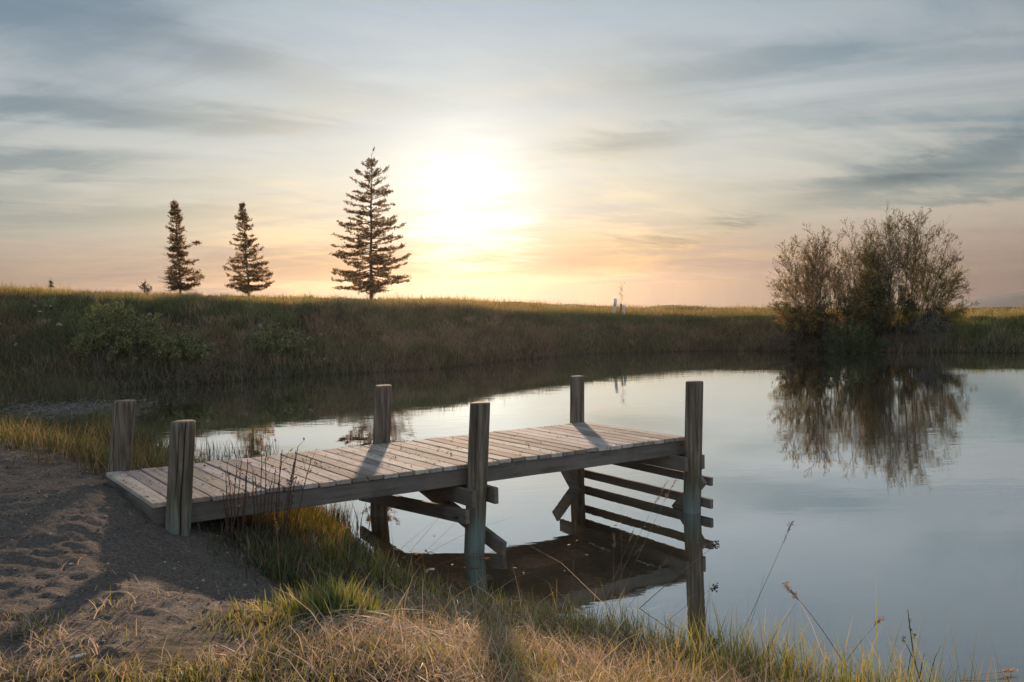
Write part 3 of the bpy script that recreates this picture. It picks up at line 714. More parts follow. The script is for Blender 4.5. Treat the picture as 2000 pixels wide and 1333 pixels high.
def bank_grass():
    def u_(x, y):
        rs, rc, zc = far_par(x, y); return (np.hypot(x, y)-rs)/(rc-rs)
    def kb(x, y): u = u_(x, y); return ((u > -.04) & (u < 1.02))*(.45+.55*smooth(.3, .6, fbm(x*.7, y*.7, 5)))
    P = scatter(330000, -21, 23, 21, 42, kb)
    patch = fbm(P[:, 0]*.33, P[:, 1]*.33, 91); u = u_(P[:, 0], P[:, 1])
    n = len(P); gr = smooth(.37, .55, patch+.12*smooth(.55, 1, u)-.10*smooth(.4, .1, np.abs(u-.4)))*.9
    i = RNG.random(n) < gr
    G0 = [(.06, .075, .027), (.08, .09, .034)]; G1 = [(.12, .145, .045), (.155, .16, .06)]
    B0 = [(.16, .115, .075), (.20, .145, .095), (.14, .095, .07)]; B1 = [(.28, .2, .13), (.34, .255, .18), (.22, .145, .10)]
    foot = (u < .16)
    down = -1.4
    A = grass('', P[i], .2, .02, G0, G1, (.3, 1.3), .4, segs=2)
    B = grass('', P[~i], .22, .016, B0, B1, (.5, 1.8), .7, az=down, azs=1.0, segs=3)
    tone = lambda p: (.55+.95*fbm(p[:, 0]*1.1, p[:, 1]*1.1, 17))[:, None]
    A = (A[0], A[1], A[2], A[3]*np.repeat(tone(P[i]), 5, 0)); B = (B[0], B[1], B[2], B[3]*np.repeat(tone(P[~i]), 7, 0))
    fp = P[foot & (RNG.random(n) < .5)]
    Cc = grass('', fp, .32, .02, [(.07, .065, .025), (.11, .085, .05)], [(.14, .12, .05), (.22, .17, .11)], (.2, 1.1), .2, segs=2)
    # paler tussocks hanging over the foot of the bank right of centre
    def kt(x, y): u = u_(x, y); return ((u > .03) & (u < .5) & (x > -6) & (x < 12))*smooth(.5, .62, fbm(x*.9, y*.9, 15))
    P2 = scatter(60000, -6, 12, 24, 40, kt)
    D = grass('', P2, .42, .014, [(.20, .155, .11), (.27, .21, .15)], [(.36, .285, .21), (.45, .36, .27)], (1.2, 2.4), .5, az=down, azs=.6, segs=3)
    def kcl(x, y): u = u_(x, y); return ((u > .0) & (u < 1.0))*(.4+.6*smooth(.35, .6, fbm(x*.5, y*.5, 29)))
    cc = scatter(2600, -21, 23, 21, 42, kcl); m = 46; nc = len(cc)
    sz = .16+.20*RNG.random(nc)**2; off = RNG.normal(size=(nc, m, 2))*sz[:, None, None]*.45
    X = (cc[:, None, 0]+off[..., 0]).ravel(); Y = (cc[:, None, 1]+off[..., 1]).ravel(); PC = np.column_stack([X, Y, height(X, Y)])
    gpat = fbm(cc[:, 0]*.25, cc[:, 1]*.25, 66); pal0 = np.array([(.07, .10, .03), (.10, .12, .04), (.30, .225, .15), (.20, .135, .095), (.16, .15, .07)])
    ci = np.where(gpat > .46, RNG.choice([0, 0, 1, 4, 2], nc), RNG.choice([2, 3, 3, 4, 1], nc)); base_c = np.repeat(pal0[ci]*(1+RNG.normal(size=(nc, 1))*.2), m, 0)*(1+RNG.normal(size=(nc*m, 1))*.18)
    base_c = np.clip(base_c, .01, .6); n_ = nc*m
    E2 = blades(PC, np.repeat(sz, m)*(.9+.7*RNG.random(n_)), .012+.008*RNG.random(n_), np.arctan2(off[..., 1], off[..., 0]).ravel()+RNG.normal(size=n_)*.5, .2*RNG.random(n_), .3+1.5*RNG.random(n_), RNG.uniform(-1.2, 1.2, n_), base_c*.75, np.clip(base_c*1.35, 0, .7), 3)
    stuff('bank_grass', [A, B, Cc, D, E2], M_GRASS, 'brown and green grass covering the shaded face of the far bank')
    # crest: thin, taller, catches the sun
    def kc(x, y):
        u = u_(x, y); r = np.hypot(x, y); rs, rc, zc = far_par(x, y)
        return ((u > .93) & (r < rc+9))*(.25+.75*np.exp(-((r-rc-.4)/1.4)**2))
    P = scatter(300000, -24, 26, 28, 50, kc)
    sun_side = np.exp(-((P[:, 0]/P[:, 1]+.03)/.16)**2)
    hh = .13+.10*sun_side*(.4+.9*fbm(P[:, 0]*.8, P[:, 1]*.8, 23))
    E_ = grass('', P, hh, .013, [(.07, .075, .02), (.12, .10, .04), (.2, .14, .07)], [(.24, .21, .06), (.36, .27, .10), (.46, .32, .15)], (.1, .9), .2, segs=2, hv=.35)
    P = scatter(16000, -24, 26, 28, 44, lambda x, y: kc(x, y)*np.exp(-((x/y+.02)/.2)**2)*smooth(.4, .6, fbm(x*.6, y*.6, 44)))
    F_ = grass('', P, .36, .006, [(.2, .14, .08)], [(.36, .25, .14)], (.1, .7), .15, segs=3)
    cc = scatter(1500, -24, 26, 27, 44, lambda x, y: kc(x, y)*smooth(.3, .6, fbm(x*.4, y*.4, 12))); m = 36; nc = len(cc); sz = .14+.22*RNG.random(nc)**2.2
    off = RNG.normal(size=(nc, m, 2))*sz[:, None, None]*.5; X = (cc[:, None, 0]+off[..., 0]).ravel(); Y = (cc[:, None, 1]+off[..., 1]).ravel(); PC = np.column_stack([X, Y, height(X, Y)]); n_ = nc*m
    bc = np.repeat(np.array([(.12, .14, .04), (.22, .18, .07), (.30, .22, .11)])[RNG.integers(0, 3, nc)], m, 0)*(1+RNG.normal(size=(n_, 1))*.2); bc = np.clip(bc, .01, .6)
    G_ = blades(PC, np.repeat(sz, m)*(.8+.8*RNG.random(n_)), .010+.006*RNG.random(n_), np.arctan2(off[..., 1], off[..., 0]).ravel()+RNG.normal(size=n_)*.5, .2*RNG.random(n_), .2+1.2*RNG.random(n_), RNG.uniform(-1.2, 1.2, n_), bc*.8, np.clip(bc*1.4, 0, .7), 3)
    stuff('crest_grass', [E_, F_, G_], M_GRASS, 'sunlit golden grass fringing the top of the far bank')
bank_grass()

def hit(px, py, rmax=70):
    """where the sight line through a picture point meets the ground"""
    d = ray(px, py); d = d/math.hypot(d[0], d[1])
    t = np.concatenate([np.arange(2, 20, .02), np.arange(20, rmax, .05)])
    z = EYE+d[2]*t; h = np.maximum(height(d[0]*t, d[1]*t), 0)
    k = np.argmax(z < h) if np.any(z < h) else len(t)-1
    return np.array([d[0]*t[k], d[1]*t[k], max(h[k], -.02)])

# ------------------------------------------------------------------ spruces
def spruce(name, base, H, prof, label, tiers, bare_left=False, extra=None, sparse=1.0):
    """prof: (height fraction, reach left, reach right) in metres, as seen from the pond"""
    root = thing(name, base, label, 'spruce tree', 'spruces on the far bank')
    prof = sorted(prof); T_ = [p[0] for p in prof]; Ls = [p[1] for p in prof]; Rs = [p[2] for p in prof]
    lean = extra['lean'] if extra and 'lean' in extra else 0.0
    zz = np.linspace(-.7, H*1.03, 16); tx = lean*np.maximum(zz/H, 0)**1.2
    tr = np.column_stack([base[0]+tx+.012*np.sin(zz*3), base[1]+0*zz, base[2]+zz])
    rad = np.interp(zz/H, [-.1, .03, .5, 1], [H*.0155, H*.0125, H*.0075, .006])
    V, Q, C = tubes(tr[None], rad[None], 8, (.06, .045, .035))
    g = Geo(); g.add(V, Q, C=(.12, .085, .06)); g.build('trunk', M_BARK, root)
    gb, gn = Geo(), Geo()
    P0, P1, sag, bare = [], [], [], []
    for t in tiers:
        n = 7 if t < .6 else 5
        for k in range(n):
            ph = RNG.random()*2*math.pi
            tt = np.clip(t+RNG.normal()*.013, .03, .985)
            c = (1+math.cos(ph))/2
            ln = (np.interp(tt, T_, Ls)*(1-c)+np.interp(tt, T_, Rs)*c)*(.35+.72*RNG.random())
            if k < 2: ph = 0.25*RNG.normal() + (math.pi if k else 0); ln = np.interp(tt, T_, Ls if k else Rs)*(.9+.15*RNG.random())
            ln *= float(np.clip((1-tt)/TIP, .12, 1))
            P0.append((tt, ph)); P1.append(ln); bare.append(1.0 if (bare_left and math.cos(ph) < -.3 and tt < .55) else 0.0)
    # short twigs between the whorls
    for _ in range(int(64*sparse)):
        tt = RNG.uniform(.06, .9); ph = RNG.random()*6.28; c = (1+math.cos(ph))/2
        P0.append((tt, ph)); P1.append((np.interp(tt, T_, Ls)*(1-c)+np.interp(tt, T_, Rs)*c)*RNG.uniform(.25, .7)); bare.append(1.0 if tt < .13 else 0.0)
    for _ in range(16): P0.append((RNG.uniform(.02, .10), RNG.random()*6.28)); P1.append(float(np.interp(.12, T_, Ls))*RNG.uniform(.35, .8)); bare.append(1.0)
    if extra and 'branches' in extra:
        for (tt, ph, ln) in extra['branches']: P0.append((tt, ph)); P1.append(ln); bare.append(.6)
    K = 7; s = np.linspace(0, 1, K)
    NP = []
    for (tt, ph), ln, br in zip(P0, P1, bare):
        z0 = tt*H; x0 = np.interp(z0, zz, tr[:, 0])
        up = np.interp(tt, [0, .25, .6, .9, 1], [-.10, -.05, .10, .45, .9])+RNG.normal()*.10
        zc = z0+ln*(up*s - (.10+.22*RNG.random())*(1-tt)*s*(1-s)*1.2 + (.02+.12*RNG.random())*s**3)+np.cumsum(RNG.normal(size=K))*.012*ln
        if tt < .16: zc = np.maximum(zc, .04+.2*RNG.random())
        P = np.column_stack([x0+math.cos(ph)*ln*s, base[1]+math.sin(ph)*ln*s, base[2]+zc])
        NP.append((P, ln, br, tt))
    allP = np.array([p[0] for p in NP]); R = np.array([np.linspace(.006+.010*p[1], .004, K) for p in NP])
    V, Q, C = tubes(allP, R, 4, (.10, .07, .05)); gb.add(V, Q, C=(.055, .042, .033))
    tw, twr, pts, sz = [], [], [], []
    for P, ln, br, tt in NP:
        n = max(3, int(ln*11*sparse))
        for q in range(n):
            a = .22+.78*RNG.random()**.8
            if br: a = .5*RNG.random()
            i = min(int(a*(K-1)), K-2); f = a*(K-1)-i
            o = P[i]*(1-f)+P[i+1]*f; d = P[i+1]-P[i]; d /= np.linalg.norm(d)
            sd_ = np.array([-d[1], d[0], 0])*(1 if RNG.random() < .5 else -1)
            dd = d*(.75+.3*RNG.random())+sd_*(.35+.6*RNG.random())+np.array([0, 0, RNG.normal()*.16+.02])
            l = (.10+.22*ln*(1-a)*RNG.random()+.10*RNG.random())*(1-.3*tt)
            e = o+dd*l; tw.append([o, (o+e)/2, e]); twr.append(.004)
            m = int(5+l*30)
            u_ = RNG.random(m)[:, None]; pts.append(o+(e-o)*u_+RNG.normal(size=(m, 3))*.012)
        m = int(ln*18*(0.3 if br else 1)); 
        if m > 0:
            u_ = (.3+.7*RNG.random(m)) if not br else .55*RNG.random(m)
            i = np.minimum((u_*(K-1)).astype(int), K-2); f = (u_*(K-1)-i)[:, None]
            pts.append(P[i]*(1-f)+P[i+1]*f+RNG.normal(size=(m, 3))*.012)
    V, Q, C = tubes(np.array(tw), np.full((len(tw), 3), .0045), 3, (.05, .04, .03)); gb.add(V, Q, C=(.05, .04, .03))
    gb.build('branches', M_BARK, root)
    pts = np.concatenate(pts)
    if extra and 'tuft' in extra:
        for (tt, ph, ln) in extra['branches']:
            i = P0.index((tt, ph)); e = NP[i][0][-1]
            pts = np.concatenate([pts, e+RNG.normal(size=(130, 3))*np.array([.09, .07, .03])-np.array([.06, 0, 0])])
    # leader
    lz = H*(.90+.09*RNG.random(26)); pts = np.concatenate([pts, np.column_stack([np.interp(lz, zz, tr[:, 0]), np.full(26, base[1]), base[2]+lz])+RNG.normal(size=(26, 3))*.010])
    cl = cols(len(pts), [(.15, .12, .05), (.20, .14, .065), (.24, .15, .075), (.12, .105, .045)])
    V, Q, C = leaves(pts, .030+.020*RNG.random(len(pts)), cl, 2.3, .25); gn.add(V, Q, C=C)
    gn.build('needles', M_NEEDLE, root)
    return root, tr
YS = 40.5; TIP = .10
b1 = aty(725, 579, YS); k1 = YS/F_PX
Hs = (579-311)*k1
def pr(rows, px_per, H_rows, k): # rows (y, left, right) in crop pixels
    y0, y1 = H_rows; return [((y1-y)/(y1-y0), l/px_per*k, r/px_per*k) for y, l, r in rows]
P_BIG = pr([(150, 50, 50), (190, 90, 75), (250, 80, 60), (300, 130, 140), (345, 195, 130), (400, 140, 170), (460, 175, 178), (540, 205, 172), (600, 215, 140), (650, 265, 205), (715, 245, 290), (770, 285, 250),
            (855, 320, 285), (945, 310, 320), (1060, 310, 350), (1120, 300, 300), (1200, 220, 150), (1240, 90, 80)], 4.165, (130, 1245), k1)
_, _tr = spruce('spruce', b1, Hs, P_BIG, 'tallest spruce on the far bank, standing beside the sun with a bird on its tip', [.09, .135, .17, .215, .26, .30, .345, .39, .43, .475, .52, .565, .61, .655, .70, .745, .79, .83, .87, .905, .94, .965], extra={'lean': .20})
k2 = 41.5/F_PX; TIP = .2
P_A = pr([(100, 20, 20), (130, 55, 60), (230, 90, 85), (300, 75, 60), (350, 75, 60), (400, 140, 110), (450, 60, 80), (500, 110, 105), (560, 60, 70), (610, 180, 60), (700, 190, 110), (760, 210, 130), (800, 180, 190), (880, 210, 225), (970, 250, 235), (1060, 260, 245), (1110, 140, 215), (1150, 60, 60)], 6.06, (85, 1160), k2)
b2 = aty(352.5, 573, 41.5)
spruce('spruce', b2, (573-395)*k2, P_A, 'narrow spruce left of the other two large ones, thin twigs bare on its left side', [.08, .12, .165, .21, .26, .305, .35, .40, .44, .48, .53, .575, .62, .66, .70, .745, .79, .83, .865, .90, .935, .965], True,
       {'lean': -.09, 'branches': [(.50, .12, .86)], 'tuft': 1}, .8)
k3 = 41.0/F_PX
P_B = pr([(120, 12, 12), (230, 30, 45), (300, 100, 65), (380, 75, 75), (450, 85, 65), (520, 110, 115), (570, 130, 140), (610, 165, 155), (670, 80, 185), (770, 195, 205), (840, 225, 245), (940, 255, 285), (990, 265, 275), (1050, 285, 300), (1100, 215, 255), (1160, 70, 150), (1180, 30, 60)], 6.06, (95, 1190), k3)
b3 = aty(486, 576, 41.0)
spruce('spruce', b3, (576-399)*k3, P_B, 'slender spruce with a thin bare spire, between the narrow one and the tallest one', [.07, .11, .16, .205, .25, .30, .345, .39, .445, .49, .54, .59, .64, .69, .735, .78, .82, .86, .90, .94, .97], False, {'lean': -.12}, .8)

def little_conifer(px, py, top, halfw, y, label, loose):
    b = aty(px, py, y); b[2] = float(height(b[:1], b[1:2])[0])-.03; k = y/F_PX; H = aty(px, top, y)[2]-b[2]
    root = thing('young_conifer', b, label, 'small tree'); gb, gn = Geo(), Geo()
    P, pts = [], []
    for i in range(34 if not loose else 22):
        t = RNG.random()**1.3; ph = RNG.random()*6.28; l = halfw*k*(1.05-t)*(.6+.6*RNG.random())
        o = b+np.array([0, 0, H*(t*.95-.12)]); e = o+np.array([math.cos(ph)*l, math.sin(ph)*l, l*(.5+.6*RNG.random())])
        P.append([o, (o+e)/2+np.array([0, 0, -.02]), e]); m = 26 if not loose else 9
        pts.append(o+(e-o)*(.25+.75*RNG.random((m, 1)))+RNG.normal(size=(m, 3))*(.03 if not loose else .02))
    P.append([b-np.array([0, 0, .1]), b+np.array([0, 0, H*.5]), b+np.array([0, 0, H])])
    V, Q, C = tubes(np.array(P), np.array([[.009, .006, .003]]*(len(P)-1)+[[.02, .014, .005]]), 4, (.05, .04, .03)); gb.add(V, Q, C=(.05, .04, .03)); gb.build('branches', M_BARK, root)
    pts = np.concatenate(pts); V, Q, C = leaves(pts, .03+.02*RNG.random(len(pts)), cols(len(pts), [(.04, .055, .025), (.07, .06, .03)]), 2.2); gn.add(V, Q, C=C); gn.build('needles', M_NEEDLE, root)
little_conifer(100, 564, 541, 15, 44, 'small dense dark conifer on the skyline at the far left', False)
little_conifer(284, 574, 545, 22, 41, 'low scrubby young conifer just left of the narrow spruce', True)

# bird on the tip of the tallest spruce
def bird():
    tip = _tr[-1]; sp = np.array([tip[0]+.10, tip[1], tip[2]+.10])
    root = thing('bird', sp, 'small dark bird perched on the tip of the tallest spruce', 'bird')
    ks = [(-.075, -.075, .004), (-.055, -.05, .012), (-.03, -.015, .028), (0, .025, .036), (.018, .055, .030), (.028, .078, .020), (.036, .094, .023), (.046, .104, .019), (.056, .104, .008), (.074, .101, .002)]
    P = np.array([[sp+np.array([a*.75, 0, .05+b*1.0]) for a, b, r in ks]]); R = np.array([[r for *_, r in ks]])
    V, Q, C = tubes(P, R, 10, (.06, .04, .035)); g = Geo(); g.add(V, Q, C=(.06, .04, .035)); g.build('body', M_MATTE, root)
    V, Q, C = tubes(np.array([[sp+np.array([dx, dy, .04]), sp+np.array([dx*.6, dy, .01]), sp+np.array([dx*.4, dy, -.012])] for dx, dy in ((-.004, .01), (.01, -.01))]), np.full((2, 3), .003), 4, (.05, .035, .03))
    g = Geo(); g.add(V, Q, C=(.05, .035, .03)); g.build('legs', M_MATTE, root)
    tw = np.array([[tip-np.array([0, 0, .10]), tip+np.array([.05, 0, .02]), sp+np.array([.02, 0, -.01])]])
    V, Q, C = tubes(tw, np.array([[.008, .006, .004]]), 4, (.05, .04, .03)); g = Geo(); g.add(V, Q, C=(.05, .04, .03))
    g.build('top_twig', M_BARK, [o for o in bpy.data.objects if o.name == 'spruce'][0])
bird()

# ------------------------------------------------------------------ willows and shrubs
def in_poly(x, y, P): return poly_sd(np.asarray(x, float), np.asarray(y, float), np.array(P, float)) > 0
def spray(name, label, cat, bases, poly, Y, depth, nst, nch, ntw, leaf, pal, lsize, bark, r0=.022, bow=.25, group=None, elong=2.0, kids=True, twl=.34, mleaf=None, biasup=1.0, ttip=(.35, .97)):
    """many-stemmed shrub: stems run from the bases to points spread through the crown volume outlined by poly (picture outline at distance Y)"""
    P = np.array(poly, float); pts = []
    while len(pts) < nst:
        x, y = RNG.uniform(P[:, 0].min(), P[:, 0].max(), 400), RNG.uniform(P[:, 1].min(), P[:, 1].max(), 400)
        sdv = poly_sd(x, y, P); ok = (sdv > 0) & (RNG.random(400) < np.where(sdv < 26, 1, .45))
        for a, b, s_ in zip(x[ok], y[ok], sdv[ok]):
            dm = depth*min(1, .35+s_/60)
            pts.append(aty(a, b, Y+RNG.uniform(-1, 1)*dm))
    E_ = np.array(pts[:nst]); B = np.array([bases[i] for i in RNG.integers(0, len(bases), nst)])
    # nearest base wins, so that stems do not cross the whole plant
    bb = np.array(bases); dd = np.abs(E_[:, None, 0]-bb[None, :, 0])+RNG.random((nst, len(bb)))*.5
    B = bb[np.argmin(dd, 1)]+RNG.normal(size=(nst, 3))*np.array([.09, .09, .0])
    root = thing(name, bb.mean(0), label, cat, group)
    K = 9; s = np.linspace(0, 1, K)[None, :, None]
    mid = B+(E_-B)*.5; mid[:, 2] += bow*np.linalg.norm((E_-B)[:, :2], axis=1)*biasup; mid += RNG.normal(size=mid.shape)*.07
    ST = (1-s)**2*B[:, None]+2*s*(1-s)*mid[:, None]+s*s*E_[:, None]
    ST += np.cumsum(RNG.normal(size=ST.shape)*.012, 1)*np.sqrt(s)
    Ls = np.linalg.norm(E_-B, axis=1)
    gb = Geo()
    rr = r0*(.6+.5*RNG.random((nst, 1)))*(np.clip(Ls, .5, 4)[:, None]/3)**.5*np.linspace(1, .16, K)[None]
    V, Q, C = tubes(ST, rr, 5, bark); gb.add(V, Q, C=np.broadcast_to(bark, V.shape))
    def kids_of(PL, n, lf, spread, lo, hi, kk=5):
        N_, K_ = PL.shape[:2]
        a = RNG.uniform(lo, hi, (N_, n)); i = np.minimum((a*(K_-1)).astype(int), K_-2); f = (a*(K_-1)-i)[..., None]
        idx = np.arange(N_)[:, None]; o = PL[idx, i]*(1-f)+PL[idx, i+1]*f; d = PL[idx, i+1]-PL[idx, i]
        d = d/(np.linalg.norm(d, axis=-1, keepdims=True)+1e-9)
        rn = RNG.normal(size=d.shape); rn -= d*np.sum(rn*d, -1, keepdims=True); rn /= np.linalg.norm(rn, axis=-1, keepdims=True)+1e-9
        L_ = np.linalg.norm(np.diff(PL, axis=1), axis=-1).sum(1)[:, None]
        ln = (L_*lf*(1.15-.75*a)*(.6+.8*RNG.random(a.shape)))[..., None]
        di = d+rn*spread; di[..., 2] += .22*biasup; di /= np.linalg.norm(di, axis=-1, keepdims=True)
        t = np.linspace(0, 1, kk); bend = RNG.normal(size=d.shape)*.12+np.array([0, 0, .10*biasup])
        Cc = o[:, :, None]+di[:, :, None]*ln[:, :, None]*t[None, None, :, None]+bend[:, :, None]*ln[:, :, None]*(t**2)[None, None, :, None]
        return Cc.reshape(-1, kk, 3)
    CH = kids_of(ST, nch, twl, .62, ttip[0], ttip[1])
    V, Q, C = tubes(CH, np.linspace(r0*.28, r0*.10, 5)[None]*np.ones((len(CH), 1)), 4, bark); gb.add(V, Q, C=np.broadcast_to(bark, V.shape))
    TW = kids_of(CH, ntw, .5, .7, .2, 1.0, 4)
    V, Q, C = tubes(TW, np.linspace(.0042, .0022, 4)[None]*np.ones((len(TW), 1)), 3, bark); gb.add(V, Q, C=np.broadcast_to(np.array(bark)*1.25, V.shape))
    gb.build('stems', M_BARK, root)
    if leaf:
        src = TW[RNG.random(len(TW)) < .93]; n = len(src)
        i = RNG.uniform(.15, 1.0, (n, leaf)); k = np.minimum((i*3).astype(int), 2); f = (i*3-k)[..., None]
        ix = np.arange(n)[:, None]; pp = (src[ix, k]*(1-f)+src[ix, k+1]*f).reshape(-1, 3)+RNG.normal(size=(n*leaf, 3))*.012
        gl = Geo(); V, Q, C = leaves(pp, lsize*(.6+.8*RNG.random(len(pp))), cols(len(pp), pal, var=.25), elong, .3); gl.add(V, Q, C=C)
        gl.build('leaves', mleaf or M_LEAF, root)
    return root
BRK = (.06, .046, .032)
WL = [(1502, 612), (1512, 560), (1518, 520), (1524, 498), (1550, 478), (1575, 480), (1600, 460), (1635, 450), (1665, 458), (1705, 468), (1715, 560), (1700, 640), (1600, 640), (1540, 630)]
WR = [(1650, 600), (1668, 540), (1672, 492), (1695, 460), (1722, 438), (1742, 410), (1775, 424), (1800, 420), (1830, 432), (1845, 450), (1850, 480), (1862, 500), (1878, 535), (1890, 560), (1890, 588), (1900, 604), (1850, 640), (1700, 650)]
YW = 32.6
wb = lambda L_: [np.array([*aty(x, 650, YW+dy)[:2], height(*[np.array([v]) for v in aty(x, 650, YW+dy)[:2]])[0]-.03]) for x, dy in L_]
spray('willow', 'lower rust leaved half of the big bare stemmed willow bush, nearer the sun', 'willow bush', wb([(1600, .2), (1640, -.3), (1670, .3), (1625, .4), (1690, 0), (1580, .1)]), WL, YW, 1.5, 108, 10, 7, 5,
      [(.32, .20, .065), (.22, .19, .06), (.36, .20, .075), (.17, .18, .055)], .023, BRK, .015, .10, 'willow bushes', 2.0, True, .35, None, .12)
spray('willow', 'taller dark half of the big willow bush, at the right end of the far bank', 'willow bush', wb([(1735, .2), (1760, -.3), (1750, .4), (1775, .1), (1720, -.1), (1790, .2)]), WR, YW-.1, 1.8, 135, 11, 7, 5,
      [(.21, .17, .055), (.15, .15, .05), (.24, .16, .055), (.11, .13, .045)], .023, BRK, .016, .10, 'willow bushes', 2.0, True, .35, None, .12)
# dark undergrowth, green shrub at the foot, dead twigs
UG = [(1515, 640), (1540, 600), (1600, 575), (1650, 560), (1720, 565), (1790, 585), (1850, 605), (1870, 640), (1840, 685), (1560, 685)]
spray('undergrowth', 'dense dark thicket filling the foot of the willow bush', 'thicket', wb([(1560, 0), (1610, -.4), (1660, -.5), (1720, -.4), (1780, -.4), (1830, 0)]), UG, YW-.4, 1.2, 110, 8, 5, 6,
      [(.05, .06, .024), (.065, .065, .028), (.04, .05, .02)], .036, (.04, .034, .028), .014, .1, None, 1.7)
spray('green_shrub', 'low leafy green shrub hanging over the water in front of the willow', 'shrub', wb([(1640, -1.5), (1670, -1.5), (1700, -1.4)]), [(1600, 665), (1615, 640), (1640, 628), (1690, 632), (1720, 655), (1735, 685), (1700, 692), (1610, 690)], YW-1.6, .6, 46, 7, 4, 7,
      [(.065, .095, .03), (.05, .08, .025), (.085, .11, .04)], .034, (.05, .042, .03), .012, .3, None, 1.6)
spray('dead_branches', 'spray of dead grey branches drooping to the water at the right foot of the willow', 'dead branches', [aty(1800, 612, YW-1.2), aty(1815, 606, YW-1.2), aty(1830, 604, YW-1.0)], [(1770, 640), (1790, 625), (1830, 610), (1862, 625), (1868, 650), (1850, 682), (1800, 684), (1775, 670)], YW-1.8, .5, 24, 5, 4, 0,
      [(0, 0, 0)], .03, (.12, .11, .105), .012, .55, None, 2, True, .4, None, -.4, (.2, .97))
spray('dead_branches', 'brown leafless twigs lying along the water left of the green shrub', 'dead branches', [aty(1530, 665, YW-.6), aty(1560, 660, YW-.8), aty(1590, 665, YW-.9)], [(1480, 668), (1520, 645), (1580, 640), (1600, 665), (1590, 688), (1500, 688)], YW-1.0, .5, 40, 6, 4, 0,
      [(0, 0, 0)], .03, (.10, .08, .065), .012, .3, None, 2, True, .4, None, .1, (.2, .97))
hb = lambda L_: [hit(x, y) for x, y in L_]
SH1 = [(140, 690), (152, 640), (175, 612), (200, 608), (213, 590), (226, 606), (250, 600), (258, 625), (290, 618), (318, 640), (350, 655), (385, 660), (430, 678), (420, 705), (370, 735), (300, 752), (200, 750), (155, 735)]
GP = [(.20, .225, .085), (.25, .255, .11), (.16, .19, .07), (.28, .27, .12), (.11, .14, .05)]
spray('leafy_shrub', 'broad green leafy shrub on the shaded bank behind the sandy end of the jetty', 'shrub', hb([(200, 735), (240, 738), (280, 735), (320, 735), (360, 728), (180, 715), (260, 715)]), SH1, 26.2, 1.0, 130, 8, 5, 9, GP, .032, (.055, .045, .035), .014, .12, 'shrubs on the bank', 1.6)
SH2 = [(470, 690), (490, 660), (520, 640), (534, 625), (545, 645), (590, 650), (610, 665), (590, 690), (580, 720), (540, 740), (490, 725)]
spray('leafy_shrub', 'smaller grey green shrub low on the bank, left of the distant post of the jetty', 'shrub', hb([(510, 715), (540, 718), (560, 712)]), SH2, 28.0, .7, 48, 7, 5, 6, GP, .03, (.055, .045, .035), .012, .12, 'shrubs on the bank', 1.6)
spray('dead_branches', 'pale dry twigs spilling over the water below the broad leafy shrub', 'dead branches', hb([(330, 735), (360, 735), (390, 728)]), [(300, 745), (360, 715), (400, 705), (430, 715), (415, 740), (340, 760)], 25.2, .3, 30, 5, 3, 0, [(0, 0, 0)], .03, (.13, .105, .085), .010, .25, None, 2, True, .4, None, -.1, (.2, .97))

# ------------------------------------------------------------------ tree guards, stake, sapling
def guard(name, top, bot, wpx, label, cat, band=False, colr=(.78, .79, .84)):
    y = hit(bot[0], bot[1])[1]; b = aty(*bot, y); t = aty(*top, y); r = wpx/2*y/F_PX
    b = b-(t-b)*.08
    root = thing(name, b, label, cat, 'tree guards on the bank' if band is not None else None); g = Geo()
    n = 12; P = [b+(t-b)*q for q in np.linspace(0, 1, 6)]
    V, Q, C = tubes(np.array([P]), np.array([[r]*6]), n, colr); g.add(V, Q, C=colr)
    V2, Q2, C2 = tubes(np.array([P[::-1]]), np.array([[r*.9]*6]), n, colr); g.add(V2, Q2, C=colr)
    o1 = (len(P)-1)*n; o2 = len(V)
    g.Q.append(np.array([(o1+j, o1+(j+1) % n, o2+(n-(j+1)) % n, o2+(n-j) % n) for j in range(n)]))
    g.build('tube', M_PLASTIC, root)
    if band:
        c = b+(t-b)*.63; V, Q, C = tubes(np.array([[c-(t-b)*.035, c+(t-b)*.035]]), np.array([[r*1.1, r*1.1]]), n, (.3, .29, .30)); g = Geo(); g.add(V, Q, C=(.3, .29, .30)); g.build('tie', M_MATTE, root)
guard('tree_guard', (1202.2, 583.5), (1199, 617), 5.6, 'tall white plastic tree guard tube leaning on top of the far bank', 'tree guard', True)
guard('tree_guard', (1217.5, 597), (1219.8, 619), 5.0, 'short white plastic tree guard tube right of the dark stake', 'tree guard', False)
def stake():
    y = hit(1213, 616)[1]; b = aty(1212.6, 617, y); t = aty(1213, 594.5, y); k = y/F_PX
    root = thing('stake', b, 'dark metal stake with a flat head between the two white tree guards', 'stake')
    V, Q, C = tubes(np.array([[b-np.array([0, 0, .1]), (b+t)/2, t]]), np.full((1, 3), 1.6*k), 6, (.05, .035, .035)); g = Geo(); g.add(V, Q, C=(.05, .035, .035)); g.build('shaft', M_MATTE, root)
    V, Q, C = tubes(np.array([[t-np.array([0, 0, .035]), t, t+np.array([0, 0, .02]), t+np.array([0, 0, .021])]]), np.array([[1.1, 2.1, 2.1, .1]])*k, 8, (.03, .025, .025)); g = Geo(); g.add(V, Q, C=(.03, .025, .025)); g.build('head', M_MATTE, root)
stake()
spray('sapling', 'thin sapling with a few dry leaves rising between the tree guards', 'sapling', [aty(1209.5, 606, hit(1209, 616)[1])], [(1204, 572), (1206, 563), (1212, 556), (1220, 560), (1219, 576), (1213, 584)], hit(1209, 616)[1], .12, 4, 4, 1, 2, [(.16, .08, .04), (.12, .07, .03)], .03, (.12, .07, .045), .007, .1, None, 1.6)

